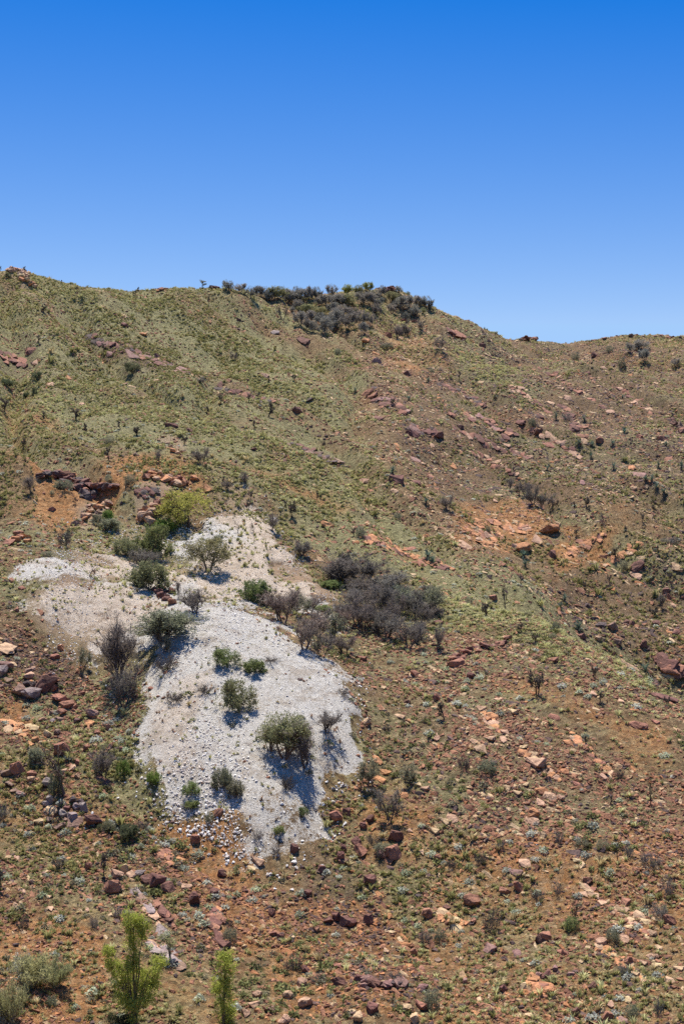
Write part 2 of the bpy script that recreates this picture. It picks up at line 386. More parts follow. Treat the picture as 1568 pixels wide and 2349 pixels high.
def ground_material():
    k = N('hill_soil')
    pos = k.n('ShaderNodeNewGeometry').outputs['Position']
    A = k.n('ShaderNodeAttribute', attribute_name='cover'); B = k.n('ShaderNodeAttribute', attribute_name='soil')
    sa = k.n('ShaderNodeSeparateColor'); k.l(A.outputs['Color'], sa.inputs[0])
    sb = k.n('ShaderNodeSeparateColor'); k.l(B.outputs['Color'], sb.inputs[0])
    white, cream, orange = sa.outputs[0], sa.outputs[1], sa.outputs[2]
    grass, scree, dark = sb.outputs[0], sb.outputs[1], sb.outputs[2]
    n_big = k.noise(0.22, 5, 0.6, pos); n_mid = k.noise(1.6, 6, 0.75, pos); n_fine = k.noise(8, 4, 0.8, pos)
    brown = k.mix(k.ramp(n_mid, 0.35, 0.68), C(.20, .125, .062), C(.33, .232, .122))
    rust = k.mix(k.ramp(n_mid, 0.3, 0.7), C(.36, .16, .056), C(.50, .27, .115))
    f_or = k.ramp(k.math('ADD', orange, k.math('MULTIPLY', k.math('SUBTRACT', n_big, 0.5), 1.0)), 0.15, 0.75)
    soil = k.mix(f_or, brown, rust)
    litter = k.mix(k.ramp(n_fine, 0.35, 0.65), C(.20, .185, .082), C(.37, .36, .18))
    f_g = k.ramp(k.math('ADD', k.math('ADD', grass, k.math('MULTIPLY', k.math('SUBTRACT', n_big, 0.5), 0.9)), k.math('MULTIPLY', k.math('SUBTRACT', n_mid, 0.5), 0.9)), 0.22, 0.85)
    soil = k.mix(k.math('MULTIPLY', k.math('MULTIPLY', f_g, 0.9), k.math('SUBTRACT', 1.0, k.ramp(orange, 0.45, 0.85))), soil, litter)
    stony = k.mix(k.ramp(n_fine, 0.4, 0.6), C(.24, .15, .092), C(.44, .32, .20))
    soil = k.mix(k.math('MULTIPLY', k.math('MULTIPLY', scree, k.ramp(n_mid, 0.45, 0.62)), 0.55), soil, stony)
    soil = k.mix(k.math('MULTIPLY', dark, k.ramp(n_mid, 0.35, 0.65)), soil, C(.095, .052, .048))
    soil = k.mix(k.ramp(k.noise(16, 3, 0.7, pos), 0.54, 0.68), soil, C(.075, .048, .032))
    soil = k.mix(k.math('MULTIPLY', k.ramp(k.noise(11, 3, 0.8, pos), 0.57, 0.66), 0.5), soil, C(.48, .37, .235))
    speck = k.math('MULTIPLY', k.cells(3.2, pos, 0.62, 1.32), k.cells(8.5, pos, 0.62, 1.34))
    cc = k.n('ShaderNodeCombineColor')
    for i_ in range(3): k.l(speck, cc.inputs[i_])
    soil = k.mix(0.85, soil, k.mix(1.0, soil, cc.outputs[0], 'MULTIPLY'))
    spoil = k.mix(k.ramp(n_fine, 0.3, 0.7), C(.62, .575, .515), C(.83, .785, .715))
    cr = k.mix(k.ramp(n_mid, 0.3, 0.7), C(.62, .49, .37), C(.80, .67, .54))
    f_c = k.ramp(k.math('ADD', cream, k.math('MULTIPLY', k.math('SUBTRACT', n_big, 0.5), 0.8)), 0.2, 0.8)
    f_cw = k.ramp(k.math('ADD', white, k.math('ADD', k.math('MULTIPLY', k.math('SUBTRACT', n_mid, 0.5), 2.4), k.math('MULTIPLY', k.math('SUBTRACT', n_fine, 0.5), 1.8))), 0.38, 0.9)
    spoil = k.mix(f_c, spoil, cr)
    spoil = k.mix(k.math('MULTIPLY', k.ramp(k.noise(0.55, 5, 0.7, pos), 0.49, 0.64), 0.6), spoil, C(.46, .37, .28))
    spoil = k.mix(k.ramp(k.noise(13, 3, 0.7, pos), 0.57, 0.68), spoil, C(.24, .195, .155))
    soil = k.mix(k.math('MULTIPLY', f_c, 0.6), soil, C(.46, .32, .22))
    wc_ = k.n('ShaderNodeCombineColor'); ws_ = k.math('MULTIPLY', k.cells(5, pos, 0.90, 1.06), k.cells(12, pos, 0.88, 1.08))
    for i_ in range(3): k.l(ws_, wc_.inputs[i_])
    spoil = k.mix(1.0, spoil, wc_.outputs[0], 'MULTIPLY')
    col = k.mix(f_cw, soil, spoil)
    bs = k.n('ShaderNodeBsdfPrincipled')
    k.l(col, bs.inputs['Base Color']); bs.inputs['Roughness'].default_value = 0.95
    bs.inputs['Specular IOR Level'].default_value = 0.15
    k.l(k.bump(k.math('ADD', k.math('MULTIPLY', n_fine, 0.6), k.noise(22, 3, 0.7, pos)), 1.0, 0.22), bs.inputs['Normal'])
    k.l(bs.outputs[0], k.out.inputs[0])
    return k.m

def tint_socket(k, inst):
    if inst:
        return k.n('ShaderNodeAttribute', attribute_name='tint', attribute_type='INSTANCER').outputs['Color']
    return k.n('ShaderNodeObjectInfo').outputs['Color']

def rock_material(name, inst, white=False):
    k = N(name)
    tc = k.n('ShaderNodeTexCoord').outputs['Object']
    geo = k.n('ShaderNodeNewGeometry').outputs['Position']
    tint = tint_socket(k, inst)
    n1 = k.noise(2.2, 5, 0.65, geo); n2 = k.noise(9, 4, 0.7, geo)
    dark = k.mix(1.0, tint, C(.45, .42, .42), 'MULTIPLY'); light = k.mix(1.0, tint, C(1.35, 1.28, 1.22), 'MULTIPLY')
    if white:
        col = k.mix(k.ramp(n2, 0.3, 0.7), tint, C(.72, .70, .68))
    else:
        col = k.mix(k.ramp(n1, 0.30, 0.62), dark, tint)
        col = k.mix(k.ramp(n2, 0.5, 0.75), col, light)
        col = k.mix(k.math('MULTIPLY', k.ramp(k.noise(5, 5, 0.7, geo), 0.58, 0.70), 0.55), col, C(.07, .05, .055))
    bs = k.n('ShaderNodeBsdfPrincipled'); k.l(col, bs.inputs['Base Color'])
    bs.inputs['Roughness'].default_value = 0.85; bs.inputs['Specular IOR Level'].default_value = 0.25
    k.l(k.bump(k.math('ADD', n1, k.math('MULTIPLY', n2, 0.6)), 0.8, 0.15), bs.inputs['Normal'])
    k.l(bs.outputs[0], k.out.inputs[0])
    return k.m

def leaf_material(name, inst, trans=0.42):
    k = N(name)
    tint = tint_socket(k, inst)
    ri = k.n('ShaderNodeNewGeometry').outputs['Random Per Island']
    lo = k.mix(1.0, tint, C(.62, .62, .6), 'MULTIPLY'); hi = k.mix(1.0, tint, C(1.4, 1.35, 1.25), 'MULTIPLY')
    col = k.mix(ri, lo, hi)
    d = k.n('ShaderNodeBsdfDiffuse'); t = k.n('ShaderNodeBsdfTranslucent')
    k.l(col, d.inputs[0]); k.l(col, t.inputs[0])
    ms = k.n('ShaderNodeMixShader'); ms.inputs[0].default_value = trans
    k.l(d.outputs[0], ms.inputs[1]); k.l(t.outputs[0], ms.inputs[2]); k.l(ms.outputs[0], k.out.inputs[0])
    return k.m

def wood_material():
    k = N('bark')
    geo = k.n('ShaderNodeNewGeometry').outputs['Position']
    tint = tint_socket(k, False)
    col = k.mix(k.ramp(k.noise(14, 3, 0.6, geo), 0.3, 0.7), k.mix(1.0, tint, C(.6, .58, .56), 'MULTIPLY'), tint)
    bs = k.n('ShaderNodeBsdfPrincipled'); k.l(col, bs.inputs['Base Color']); bs.inputs['Roughness'].default_value = 0.9
    bs.inputs['Specular IOR Level'].default_value = 0.2
    k.l(bs.outputs[0], k.out.inputs[0]); return k.m

MAT_GROUND = ground_material()
MAT_ROCK = rock_material('weathered_rock', False)
MAT_STONE = rock_material('loose_stone', True)
MAT_WHITE = rock_material('white_spoil_stone', True, True)
MAT_LEAF = leaf_material('leaves', False)
MAT_TUFT = leaf_material('tuft_blades', True, 0.25)
MAT_WOOD = wood_material()

# ------------------------------------------------------------------ terrain meshes
def build_sheet(name, keep, label=None):
    used = np.zeros(gZ.size, bool)
    R, Cn = gZ.shape
    idx = np.arange(gZ.size).reshape(R, Cn)
    q = np.stack([idx[:-1, :-1], idx[:-1, 1:], idx[1:, 1:], idx[1:, :-1]], -1).reshape(-1, 4)
    q = q[keep]
    used[q.ravel()] = True
    remap = np.cumsum(used) - 1
    co = np.stack([fx, fy, z], 1)[used]
    me = bpy.data.meshes.new(name)
    me.vertices.add(len(co)); me.vertices.foreach_set('co', co.ravel().astype(np.float32))
    me.loops.add(q.size); me.loops.foreach_set('vertex_index', remap[q.ravel()].astype(np.int32))
    me.polygons.add(len(q)); me.polygons.foreach_set('loop_start', (np.arange(len(q)) * 4).astype(np.int32))
    me.polygons.foreach_set('use_smooth', np.ones(len(q), bool))
    for nm, ch in (('cover', (g_white, g_cream, g_orange)), ('soil', (g_grass, g_scree, g_dark))):
        at = me.attributes.new(nm, 'FLOAT_COLOR', 'POINT')
        v = np.ones((len(co), 4), np.float32)
        for i, c in enumerate(ch): v[:, i] = c[used]
        at.data.foreach_set('color', v.ravel())
    me.update(calc_edges=True)
    me.materials.append(MAT_GROUND)
    o = bpy.data.objects.new(name, me); COL.objects.link(o)
    o['kind'] = 'structure'
    if label: o['label'] = label
    return o

_w = g_white.reshape(gZ.shape)
_fw = ((_w[:-1, :-1] + _w[1:, 1:] + _w[:-1, 1:] + _w[1:, :-1]) / 4).ravel() > 0.5
_fy = gY[:-1, :-1].ravel(); _fv = pv.reshape(gZ.shape)[:-1, :-1].ravel(); _fu = pu.reshape(gZ.shape)[:-1, :-1].ravel()
_low = _fw & (_fv > 1408 + 0.25 * np.abs(_fu - 500))
_upp = _fw & ~_low
build_sheet('hillside', ~_fw, 'stony red-brown and olive hillside with grass')
build_sheet('spoil_heap', _low, 'white gravel heap fanning down the lower slope')
build_sheet('spoil_terrace', _upp, 'cream and white gravel spread above the fan')

# ------------------------------------------------------------------ mesh building blocks
def mesh_from(name, V, Fc, mat, smooth=False):
    V = np.asarray(V, np.float32).reshape(-1, 3); Fc = np.asarray(Fc, np.int32); nv = Fc.shape[1]
    me = bpy.data.meshes.new(name)
    me.vertices.add(len(V)); me.vertices.foreach_set('co', V.ravel())
    me.loops.add(Fc.size); me.loops.foreach_set('vertex_index', Fc.ravel())
    me.polygons.add(len(Fc)); me.polygons.foreach_set('loop_start', (np.arange(len(Fc)) * nv).astype(np.int32))
    if smooth: me.polygons.foreach_set('use_smooth', np.ones(len(Fc), bool))
    me.update(calc_edges=True); me.validate()
    me.materials.append(mat)
    return me

from mathutils import noise as mnoise
def rock_mesh(name, seed, dims, npts, boxy, mat, cuts=1, jit=0.05):
    r = random.Random(seed)
    bm = bmesh.new()
    for _ in range(npts):
        v = Vector((r.gauss(0, 1), r.gauss(0, 1), r.gauss(0, 1))); v.normalize()
        m = max(abs(v.x), abs(v.y), abs(v.z))
        v = v.lerp(v / m, boxy) * r.uniform(0.82, 1.0)
        bm.verts.new((v.x * dims[0] / 2, v.y * dims[1] / 2, v.z * dims[2] / 2))
    res = bmesh.ops.convex_hull(bm, input=bm.verts)
    bmesh.ops.delete(bm, geom=[e for e in bm.verts if not e.link_faces], context='VERTS')
    if cuts:
        bmesh.ops.subdivide_edges(bm, edges=bm.edges[:], cuts=cuts, use_grid_fill=True)
        bm.normal_update()
        off = Vector((r.uniform(-50, 50), r.uniform(-50, 50), r.uniform(-50, 50)))
        for v in bm.verts: v.co += v.normal * (mnoise.noise(v.co * 3 + off) * jit * .7 + r.uniform(-jit, jit) * .6)
    bmesh.ops.triangulate(bm, faces=bm.faces[:])
    me = bpy.data.meshes.new(name); bm.to_mesh(me); bm.free()
    me.materials.append(mat)
    return me

def leaves_mesh(name, pts, dirs, size, n_per, spread, rs, mat, aspect=0.45, droop=0.0):
    """small diamond leaves gathered round twig tips"""
    pts = np.repeat(np.asarray(pts), n_per, 0); dirs = np.repeat(np.asarray(dirs), n_per, 0)
    n = len(pts)
    c = pts + rs.normal(0, 1, (n, 3)) * spread
    d = dirs * 0.7 + rs.normal(0, 0.8, (n, 3)); d[:, 2] -= droop
    d /= np.linalg.norm(d, axis=1, keepdims=True)
    s = np.cross(d, rs.normal(0, 1, (n, 3))); s /= np.linalg.norm(s, axis=1, keepdims=True) + 1e-9
    L = size * rs.uniform(0.6, 1.4, (n, 1)); W = L * aspect
    V = np.stack([c - d * L * .5, c + s * W * .5, c + d * L * .5, c - s * W * .5], 1)
    return mesh_from(name, V, np.arange(4 * n).reshape(-1, 4), mat)

def tubes(segs, sides=3):
    """segs: list of (p0, p1, r0, r1)"""
    p0 = np.array([s[0] for s in segs]); p1 = np.array([s[1] for s in segs])
    r0 = np.array([s[2] for s in segs])[:, None]; r1 = np.array([s[3] for s in segs])[:, None]
    d = p1 - p0; d /= np.linalg.norm(d, axis=1, keepdims=True) + 1e-9
    ref = np.where(np.abs(d[:, 2:3]) > 0.9, [[1., 0, 0]], [[0, 0, 1.]])
    a = np.cross(d, ref); a /= np.linalg.norm(a, axis=1, keepdims=True); b = np.cross(d, a)
    V, Fc, n = [], [], len(segs)
    for k in range(sides):
        t = 2 * math.pi * k / sides
        V.append(p0 + (a * math.cos(t) + b * math.sin(t)) * r0)
    for k in range(sides):
        t = 2 * math.pi * k / sides
        V.append(p1 + (a * math.cos(t) + b * math.sin(t)) * r1)
    V = np.stack(V, 1); base = (np.arange(n) * 2 * sides)[:, None]
    for k in range(sides):
        k2 = (k + 1) % sides
        Fc.append(base + np.array([[k, k2, sides + k2, sides + k]]))
    return V.reshape(-1, 3), np.concatenate(Fc, 0)

def grow(seed, stems=3, lean=0.45, nch=(4, 4, 4), ratio=0.6, ang=0.7, up=0.10, wob=0.16, r0=0.03, rmin=0.004, first=0.3, L0=0.6):
    r = random.Random(seed)
    thick, thin, tips = [], [], []
    def rv(): return Vector((r.gauss(0, 1), r.gauss(0, 1), r.gauss(0, 1)))
    def branch(p, d, L, rad, lev):
        ns = 4 if lev == 0 else 3
        pts = [p.copy()]
        for i in range(ns):
            d = (d + rv() * wob + Vector((0, 0, up))).normalized()
            q = p + d * (L / ns)
            ra, rb = rad * (1 - 0.55 * i / ns), rad * (1 - 0.55 * (i + 1) / ns)
            (thick if lev <= 1 else thin).append((tuple(p), tuple(q), max(ra, rmin), max(rb, rmin * .7)))
            p = q; pts.append(p.copy())
        if lev >= len(nch):
            tips.append((pts[-1], d)); tips.append((pts[-2], d))
            return
        for c in range(nch[lev]):
            f = (first if lev == 0 else 0.25) + (1 - (first if lev == 0 else 0.25)) * (c + r.random()) / nch[lev]
            k = min(int(f * ns), ns - 1); fr = f * ns - k
            q = pts[k].lerp(pts[k + 1], min(fr, 1))
            s = d.cross(rv()).normalized()
            nd = (d * math.cos(ang) + s * math.sin(ang) * r.uniform(.7, 1.2)).normalized()
            branch(q, nd, L * ratio * r.uniform(.65, 1.15), rad * 0.5, lev + 1)
    for sN in range(stems):
        az = 2 * math.pi * (sN + r.random() * .7) / stems
        d = Vector((math.cos(az) * lean, math.sin(az) * lean, 1)).normalized()
        branch(Vector((math.cos(az), math.sin(az), 0)) * 0.02 * (stems > 1) + Vector((0, 0, -0.05)), d, L0 * r.uniform(.85, 1.1), r0, 0)
    return thick, thin, tips

def plant_variant(name, seed, leaf=0, leaf_size=0.05, spread=0.04, aspect=0.5, twigs=True, mat=None, fill=0, low=0.0, gap=0.4, **kw):
    thick, thin, tips = grow(seed, **kw)
    zmax = max(t[0].z for t in tips); xs = sorted(abs(t[0].x) for t in tips) + sorted(abs(t[0].y) for t in tips); xs.sort()
    w = 2 * xs[int(len(xs) * .97)]
    sc = 1.0 / zmax
    rs = np.random.default_rng(seed)
    V, Fc = tubes(thick, 4); tr = mesh_from(name + '_stems', V * sc, Fc, MAT_WOOD, True)
    V2, F2 = tubes(thin, 3); V2 = V2 * sc
    if leaf:
        pts = np.array([tuple(t[0]) for t in tips]) * sc; ds = np.array([tuple(t[1]) for t in tips])
        if fill:
            nf = fill; R_ = w * sc / 2
            az = rs.random(nf) * 2 * math.pi; cz = rs.random(nf) ** .8; rad = np.sqrt(np.clip(1 - (cz * 1.02 - .12) ** 2, 0, 1)) * rs.uniform(.45, 1.0, nf) ** .4
            lump = 1 + .22 * np.sin(3 * az + seed) * np.sin(7 * cz + seed) + .12 * np.sin(8 * az + 5 * cz)
            q = np.stack([np.cos(az) * rad * R_ * lump, np.sin(az) * rad * R_ * lump, low + (1 - low) * cz * (.85 + .15 * lump)], 1)
            keep = fbm(q[:, 0] * 9 + 40 + seed, q[:, 2] * 9 + q[:, 1] * 7, 1.4, seed, 2) > gap
            q = q[keep]; dq = q - np.array([[0, 0, .3]]); dq /= np.linalg.norm(dq, axis=1, keepdims=True)
            pts = np.concatenate([pts, np.repeat(q, 1, 0)]); ds = np.concatenate([ds, dq])
        lm = leaves_mesh(name + '_leaves', pts, ds, leaf_size, leaf, spread, rs, mat or MAT_LEAF, aspect)
    else:
        lm = None
    tw = mesh_from(name + '_twigs', V2, F2, MAT_WOOD)
    return dict(stems=tr, twigs=tw, leaves=lm, width=w * sc)

VAR = {}
VAR['burnt'] = [plant_variant('burnt%d' % i, 10 + i, leaf=3, leaf_size=.10, spread=.03, aspect=.07, fill=110, low=.3, gap=.46, stems=[3, 2, 4, 3, 2][i], lean=[.55, .35, .6, .45, .25][i], nch=(6, 5, 4), ratio=.62, ang=.6, up=.14, wob=.15, r0=.022, rmin=.005, first=.22) for i in range(5)]
VAR['burnt_leafy'] = [plant_variant('burntleaf%d' % i, 30 + i, leaf=4, leaf_size=.07, spread=.035, aspect=.2, fill=130, low=.3, gap=.48, stems=[3, 2, 2][i], lean=.45, nch=(5, 5, 4), ratio=.6, ang=.6, up=.14, r0=.022, rmin=.005) for i in range(3)]
VAR['mulga'] = [plant_variant('mulga%d' % i, 50 + i, leaf=4, leaf_size=.07, spread=.04, aspect=.4, fill=330, low=.18, gap=.46, stems=[3, 4, 2, 3][i], lean=.5, nch=(5, 5, 4), ratio=.6, ang=.65, up=.12, r0=.022, rmin=.007) for i in range(4)]
VAR['dome'] = [plant_variant('dome%d' % i, 70 + i, leaf=4, leaf_size=.07, spread=.05, aspect=.5, fill=650, low=.03, gap=.50, stems=[6, 7, 5][i], lean=.9, nch=(6, 5, 4), ratio=.55, ang=.8, up=.05, r0=.02, rmin=.004, first=.2) for i in range(3)]
VAR['bigshrub'] = [plant_variant('bigshrub%d' % i, 80 + i, leaf=5, leaf_size=.045, spread=.035, aspect=.4, fill=700, low=.2, gap=.52, stems=4, lean=.6, nch=(6, 6, 5), ratio=.55, ang=.7, up=.08, r0=.03, rmin=.004, first=.3) for i in range(2)]
VAR['tree'] = [plant_variant('tree%d' % i, 90 + i, leaf=5, leaf_size=.06, spread=.05, aspect=.35, fill=700, low=.3, gap=.5, stems=[2, 2][i], lean=.5, nch=(6, 5, 4), ratio=.6, ang=.8, up=.04, r0=.03, rmin=.004, first=.35) for i in range(2)]
VAR['sapling'] = [plant_variant('sapling%d' % i, 100 + i, leaf=3, leaf_size=.07, spread=.03, aspect=.35, stems=[1, 1, 2][i], lean=.2, nch=(6, 5, 3), ratio=.45, ang=.75, up=.10, wob=.2, r0=.03, rmin=.008, first=.35) for i in range(3)]
VAR['bare'] = [plant_variant('bare%d' % i, 110 + i, stems=[2, 3, 1][i], lean=[.5, .6, .2][i], nch=(4, 4, 3), ratio=.55, ang=.75, up=.12, wob=.2, r0=.026, rmin=.006, first=.35) for i in range(3)]
VAR['low'] = [plant_variant('low%d' % i, 120 + i, leaf=4, leaf_size=.1, spread=.07, aspect=.45, fill=300, low=.02, stems=8, lean=1.3, nch=(4, 4), ratio=.6, ang=.8, up=.08, r0=.015, rmin=.006, first=.15) for i in range(2)]
VAR['twiggy'] = [plant_variant('twiggy%d' % i, 130 + i, leaf=2, leaf_size=.06, spread=.05, aspect=.4, stems=9, lean=1.0, nch=(6, 5), ratio=.6, ang=.7, up=.06, r0=.012, rmin=.007, first=.1) for i in range(3)]
VAR['broom'] = [plant_variant('broom%d' % i, 140 + i, leaf=5, leaf_size=.14, spread=.05, aspect=.10, stems=12, lean=.8, nch=(6, 5), ratio=.5, ang=.35, up=.15, r0=.012, rmin=.005, first=.1) for i in range(2)]

def cycad_variant(seed):
    r = random.Random(seed); V, Fc = [], []
    tr_segs = [((0, 0, -.1), (0, 0, .3), .16, .13)]
    for f in range(46):
        az = r.random() * 2 * math.pi; el = r.uniform(-.1, 1.25); L = r.uniform(.75, 1.0) * .75
        d = Vector((math.cos(az) * math.cos(el), math.sin(az) * math.cos(el), math.sin(el)))
        side = Vector((-math.sin(az), math.cos(az), 0)); p = Vector((0, 0, .3)); prev = p.copy()
        for s in range(6):
            d = (d + Vector((0, 0, -.13))).normalized(); q = p + d * L / 6
            wd = .085 * (1 - .6 * abs(s - 2) / 4)
            nrm = side.cross(d).normalized()
            for sg in (-1, 1):
                b = len(V)
                V += [tuple(p), tuple(p + d * L / 6 * .55), tuple(q + side * sg * wd - nrm * .01), tuple(p.lerp(q, .4) + side * sg * wd)]
                Fc.append((b, b + 1, b + 2, b + 3))
            p = q
    V = np.array(V); zm = V[:, 2].max()
    Vt, Ft = tubes(tr_segs, 8)
    return dict(stems=mesh_from('cycad_stem', Vt / zm, Ft, MAT_WOOD, True), twigs=None, leaves=mesh_from('cycad_fronds', V / zm, Fc, MAT_LEAF), width=1.35 / zm)
VAR['cycad'] = [cycad_variant(1), cycad_variant(2), cycad_variant(3)]

def cushion_mesh(name, seed, mat, n=110, size=.2):
    rs = np.random.default_rng(seed)
    az = rs.random(n) * 2 * math.pi; el = np.arcsin(rs.random(n))
    d = np.stack([np.cos(az) * np.cos(el), np.sin(az) * np.cos(el), np.sin(el)], 1)
    p = d * rs.uniform(.65, 1.0, (n, 1)) * [[.5, .5, .55]] * (1 + .25 * np.sin(3 * az + seed))[:, None]
    return leaves_mesh(name, p, d, size, 1, .02, rs, mat, .5)

def tuft_mesh(name, seed, mat, n=22, lean=.6, width=.05):
    rs = np.random.default_rng(seed); V, Fc = [], []
    for i in range(n):
        az = rs.random() * 6.283; le = lean * rs.random() ** .6; h = rs.uniform(.55, 1.0)
        base = np.array([math.cos(az), math.sin(az), 0]) * rs.uniform(0, .16); out = np.array([math.cos(az), math.sin(az), 0])
        sd = np.array([-math.sin(az), math.cos(az), 0]) * width
        m = base + out * le * .35 * h + np.array([0, 0, .6 * h]); t = base + out * le * h + np.array([0, 0, h * (1 - .3 * le)])
        b = len(V)
        V += [base - sd, base + sd, m + sd * .8, m - sd * .8, t]
        Fc += [(b, b + 1, b + 2, b + 3), (b + 3, b + 2, b + 4, b + 4)]
    Fq = [f if f[2] != f[3] else (f[0], f[1], f[2], f[2]) for f in Fc]
    tri = []
    for f in Fc:
        tri.append((f[0], f[1], f[2]))
        if f[2] != f[3]: tri.append((f[0], f[2], f[3]))
    return mesh_from(name, V, tri, mat)

# ------------------------------------------------------------------ loose cover that nobody could count (kind = stuff)
def euler_from(nrm, yaw, tilt=None):
    n = nrm
    t = np.stack([np.cos(yaw), np.sin(yaw), np.zeros_like(yaw)], 1)
    t = t - n * (t * n).sum(1, keepdims=True); t /= np.linalg.norm(t, axis=1, keepdims=True)
    b = np.cross(n, t)
    return np.stack([np.arctan2(b[:, 2], n[:, 2]), np.arcsin(np.clip(-t[:, 2], -1, 1)), np.arctan2(t[:, 1], t[:, 0])], 1)

def scatter(name, label, pts, rot, scl, tint, meshes):
    n = len(pts)
    me = bpy.data.meshes.new(name + '_points')
    me.vertices.add(n); me.vertices.foreach_set('co', np.asarray(pts, np.float32).ravel())
    for nm, arr in (('rot', rot), ('scl', scl)):
        a = me.attributes.new(nm, 'FLOAT_VECTOR', 'POINT'); a.data.foreach_set('vector', np.asarray(arr, np.float32).ravel())
    a = me.attributes.new('which', 'INT', 'POINT'); a.data.foreach_set('value', RNG.integers(0, len(meshes), n).astype(np.int32))
    a = me.attributes.new('tint', 'FLOAT_COLOR', 'POINT')
    a.data.foreach_set('color', np.concatenate([tint, np.ones((n, 1))], 1).astype(np.float32).ravel())
    src = bpy.data.collections.new(name + '_kinds')
    for i, m in enumerate(meshes):
        so = bpy.data.objects.new('%s_kind_%02d' % (name, i), m); src.objects.link(so)
    o = bpy.data.objects.new(name, me); COL.objects.link(o)
    o['kind'] = 'stuff'; o['label'] = label; 
    ng = bpy.data.node_groups.new(name + '_spread', 'GeometryNodeTree')
    ng.interface.new_socket('Geometry', in_out='INPUT', socket_type='NodeSocketGeometry')
    ng.interface.new_socket('Geometry', in_out='OUTPUT', socket_type='NodeSocketGeometry')
    nn = ng.nodes
    gi, go = nn.new('NodeGroupInput'), nn.new('NodeGroupOutput')
    ip = nn.new('GeometryNodeInstanceOnPoints'); ci = nn.new('GeometryNodeCollectionInfo')
    ci.inputs['Collection'].default_value = src
    ci.inputs['Separate Children'].default_value = True; ci.inputs['Reset Children'].default_value = True
    def na(nm, ty):
        q = nn.new('GeometryNodeInputNamedAttribute'); q.data_type = ty; q.inputs['Name'].default_value = nm
        return next(s for s in q.outputs if s.enabled and s.name == 'Attribute')
    er = nn.new('FunctionNodeEulerToRotation')
    L = ng.links.new
    L(gi.outputs[0], ip.inputs['Points']); L(ci.outputs[0], ip.inputs['Instance'])
    ip.inputs['Pick Instance'].default_value = True
    L(na('which', 'INT'), ip.inputs['Instance Index'])
    L(na('rot', 'FLOAT_VECTOR'), er.inputs[0]); L(er.outputs[0], ip.inputs['Rotation'])
    L(na('scl', 'FLOAT_VECTOR'), ip.inputs['Scale'])
    L(ip.outputs[0], go.inputs[0])
    md = o.modifiers.new('spread', 'NODES'); md.node_group = ng
    return o

def field(n, y0, y1, half=0.31):
    """n points spread evenly over the ground between two distances"""
    y = np.sqrt(RNG.random(n) * (y1 * y1 - y0 * y0) + y0 * y0)
    x = y * half * (2 * RNG.random(n) - 1)
    return x, y

def zones(x, y):
    zz = h_at(x, y); u, v = project(x, y, zz)
    ws = 110.0 / y
    a, b = fbm(x, y, 5.0, 1, 6) - .5, fbm(x + 50, y, 5.0, 2, 6) - .5
    u2, v2 = u + a * 95 * ws, v + b * 70 * ws
    return zz, u, v, {k: mask_at(m, u2, v2) for k, m in (('white', M_WHITE), ('cream', M_CREAM), ('orange', M_ORANGE), ('grass', M_GRASS), ('scree', M_SCREE), ('dark', M_DARK))}

def lerp3(a, b, t): return np.asarray(a)[None] * (1 - t[:, None]) + np.asarray(b)[None] * t[:, None]
def upright(n): return np.stack([RNG.normal(0, .12, n), RNG.normal(0, .12, n), RNG.random(n) * 6.283], 1)

# --- grass
def make_grass(name, label, n, y0, y1, size, boost):
    x, y = field(n, y0, y1)
    zz, u, v, zn = zones(x, y)
    clump = .45 * fbm(x, y, 9, 2, 4) + .55 * beds(x, y, 4.5, 3, 4); fine = fbm(x, y, 1.8, 4, 3)
    d = zn['grass'] * (0.15 + 1.45 * sstep(.42, .60, clump)) * (.35 + 1.3 * sstep(.4, .6, fine)) * boost
    d *= (1 - (.97 - .22 * (v < 1400)) * sstep(.3, .6, zn['white'])) * (1 - .5 * zn['orange']) * (1 - .6 * zn['dark'])
    k = RNG.random(n) < d
    x, y, zz, clump = x[k], y[k], zz[k], clump[k]; m = len(x)
    big = fbm(x, y, 28, 5, 3)
    base = lerp3((.25, .245, .105), (.51, .51, .275), sstep(.32, .68, big * .6 + RNG.random(m) * .4))
    straw = RNG.random(m) < .16 + .12 * (zn['orange'][k])
    base[straw] = np.array([.46, .385, .225])
    tint = base * RNG.uniform(.75, 1.2, (m, 1))
    s = size * RNG.lognormal(-.05, .42, m)
    scl = np.stack([s * 1.25, s * 1.25, s * RNG.uniform(.6, 1.0, m)], 1)
    return scatter(name, label, np.stack([x, y, zz - .02], 1), upright(m), scl, tint, [tuft_mesh('tuft%d' % i, i, MAT_TUFT) for i in range(4)])

make_grass('grass', 'short olive and straw grass on the near slope', 90000, 60, 116, .20, .8)
make_grass('grass', 'pale green grass over the upper hillside', 520000, 116, 325, .25, .95)

# --- low green herbs
def make_herbs(name, label, n, y0, y1, size, boost):
    x, y = field(n, y0, y1); zz, u, v, zn = zones(x, y)
    d = boost * (.15 + zn['grass']) * sstep(.50, .62, .5 * fbm(x, y, 5, 0, 4) + .5 * beds(x, y, 6, 1, 4)) * (1 - (.93 - .3 * (v < 1400)) * sstep(.35, .65, zn['white']))
    k = RNG.random(n) < d; x, y, zz = x[k], y[k], zz[k]; m = len(x)
    tint = lerp3((.13, .145, .062), (.25, .26, .115), RNG.random(m)); gr = RNG.random(m) < .35
    tint[gr] = np.array([.20, .19, .135])
    s = size * RNG.lognormal(-.1, .5, m)
    return scatter(name, label, np.stack([x, y, zz - .02], 1), upright(m), np.stack([s, s, s * .75], 1), tint, [cushion_mesh('herb%d' % i, 20 + i, MAT_TUFT, 70, .26) for i in range(3)])
make_herbs('ground_herbs', 'low green herbs among the stones of the near slope', 17000, 60, 116, .30, .8)
make_herbs('ground_herbs', 'dark green herbs dotted over the upper hillside', 22500, 116, 325, .34, .16)

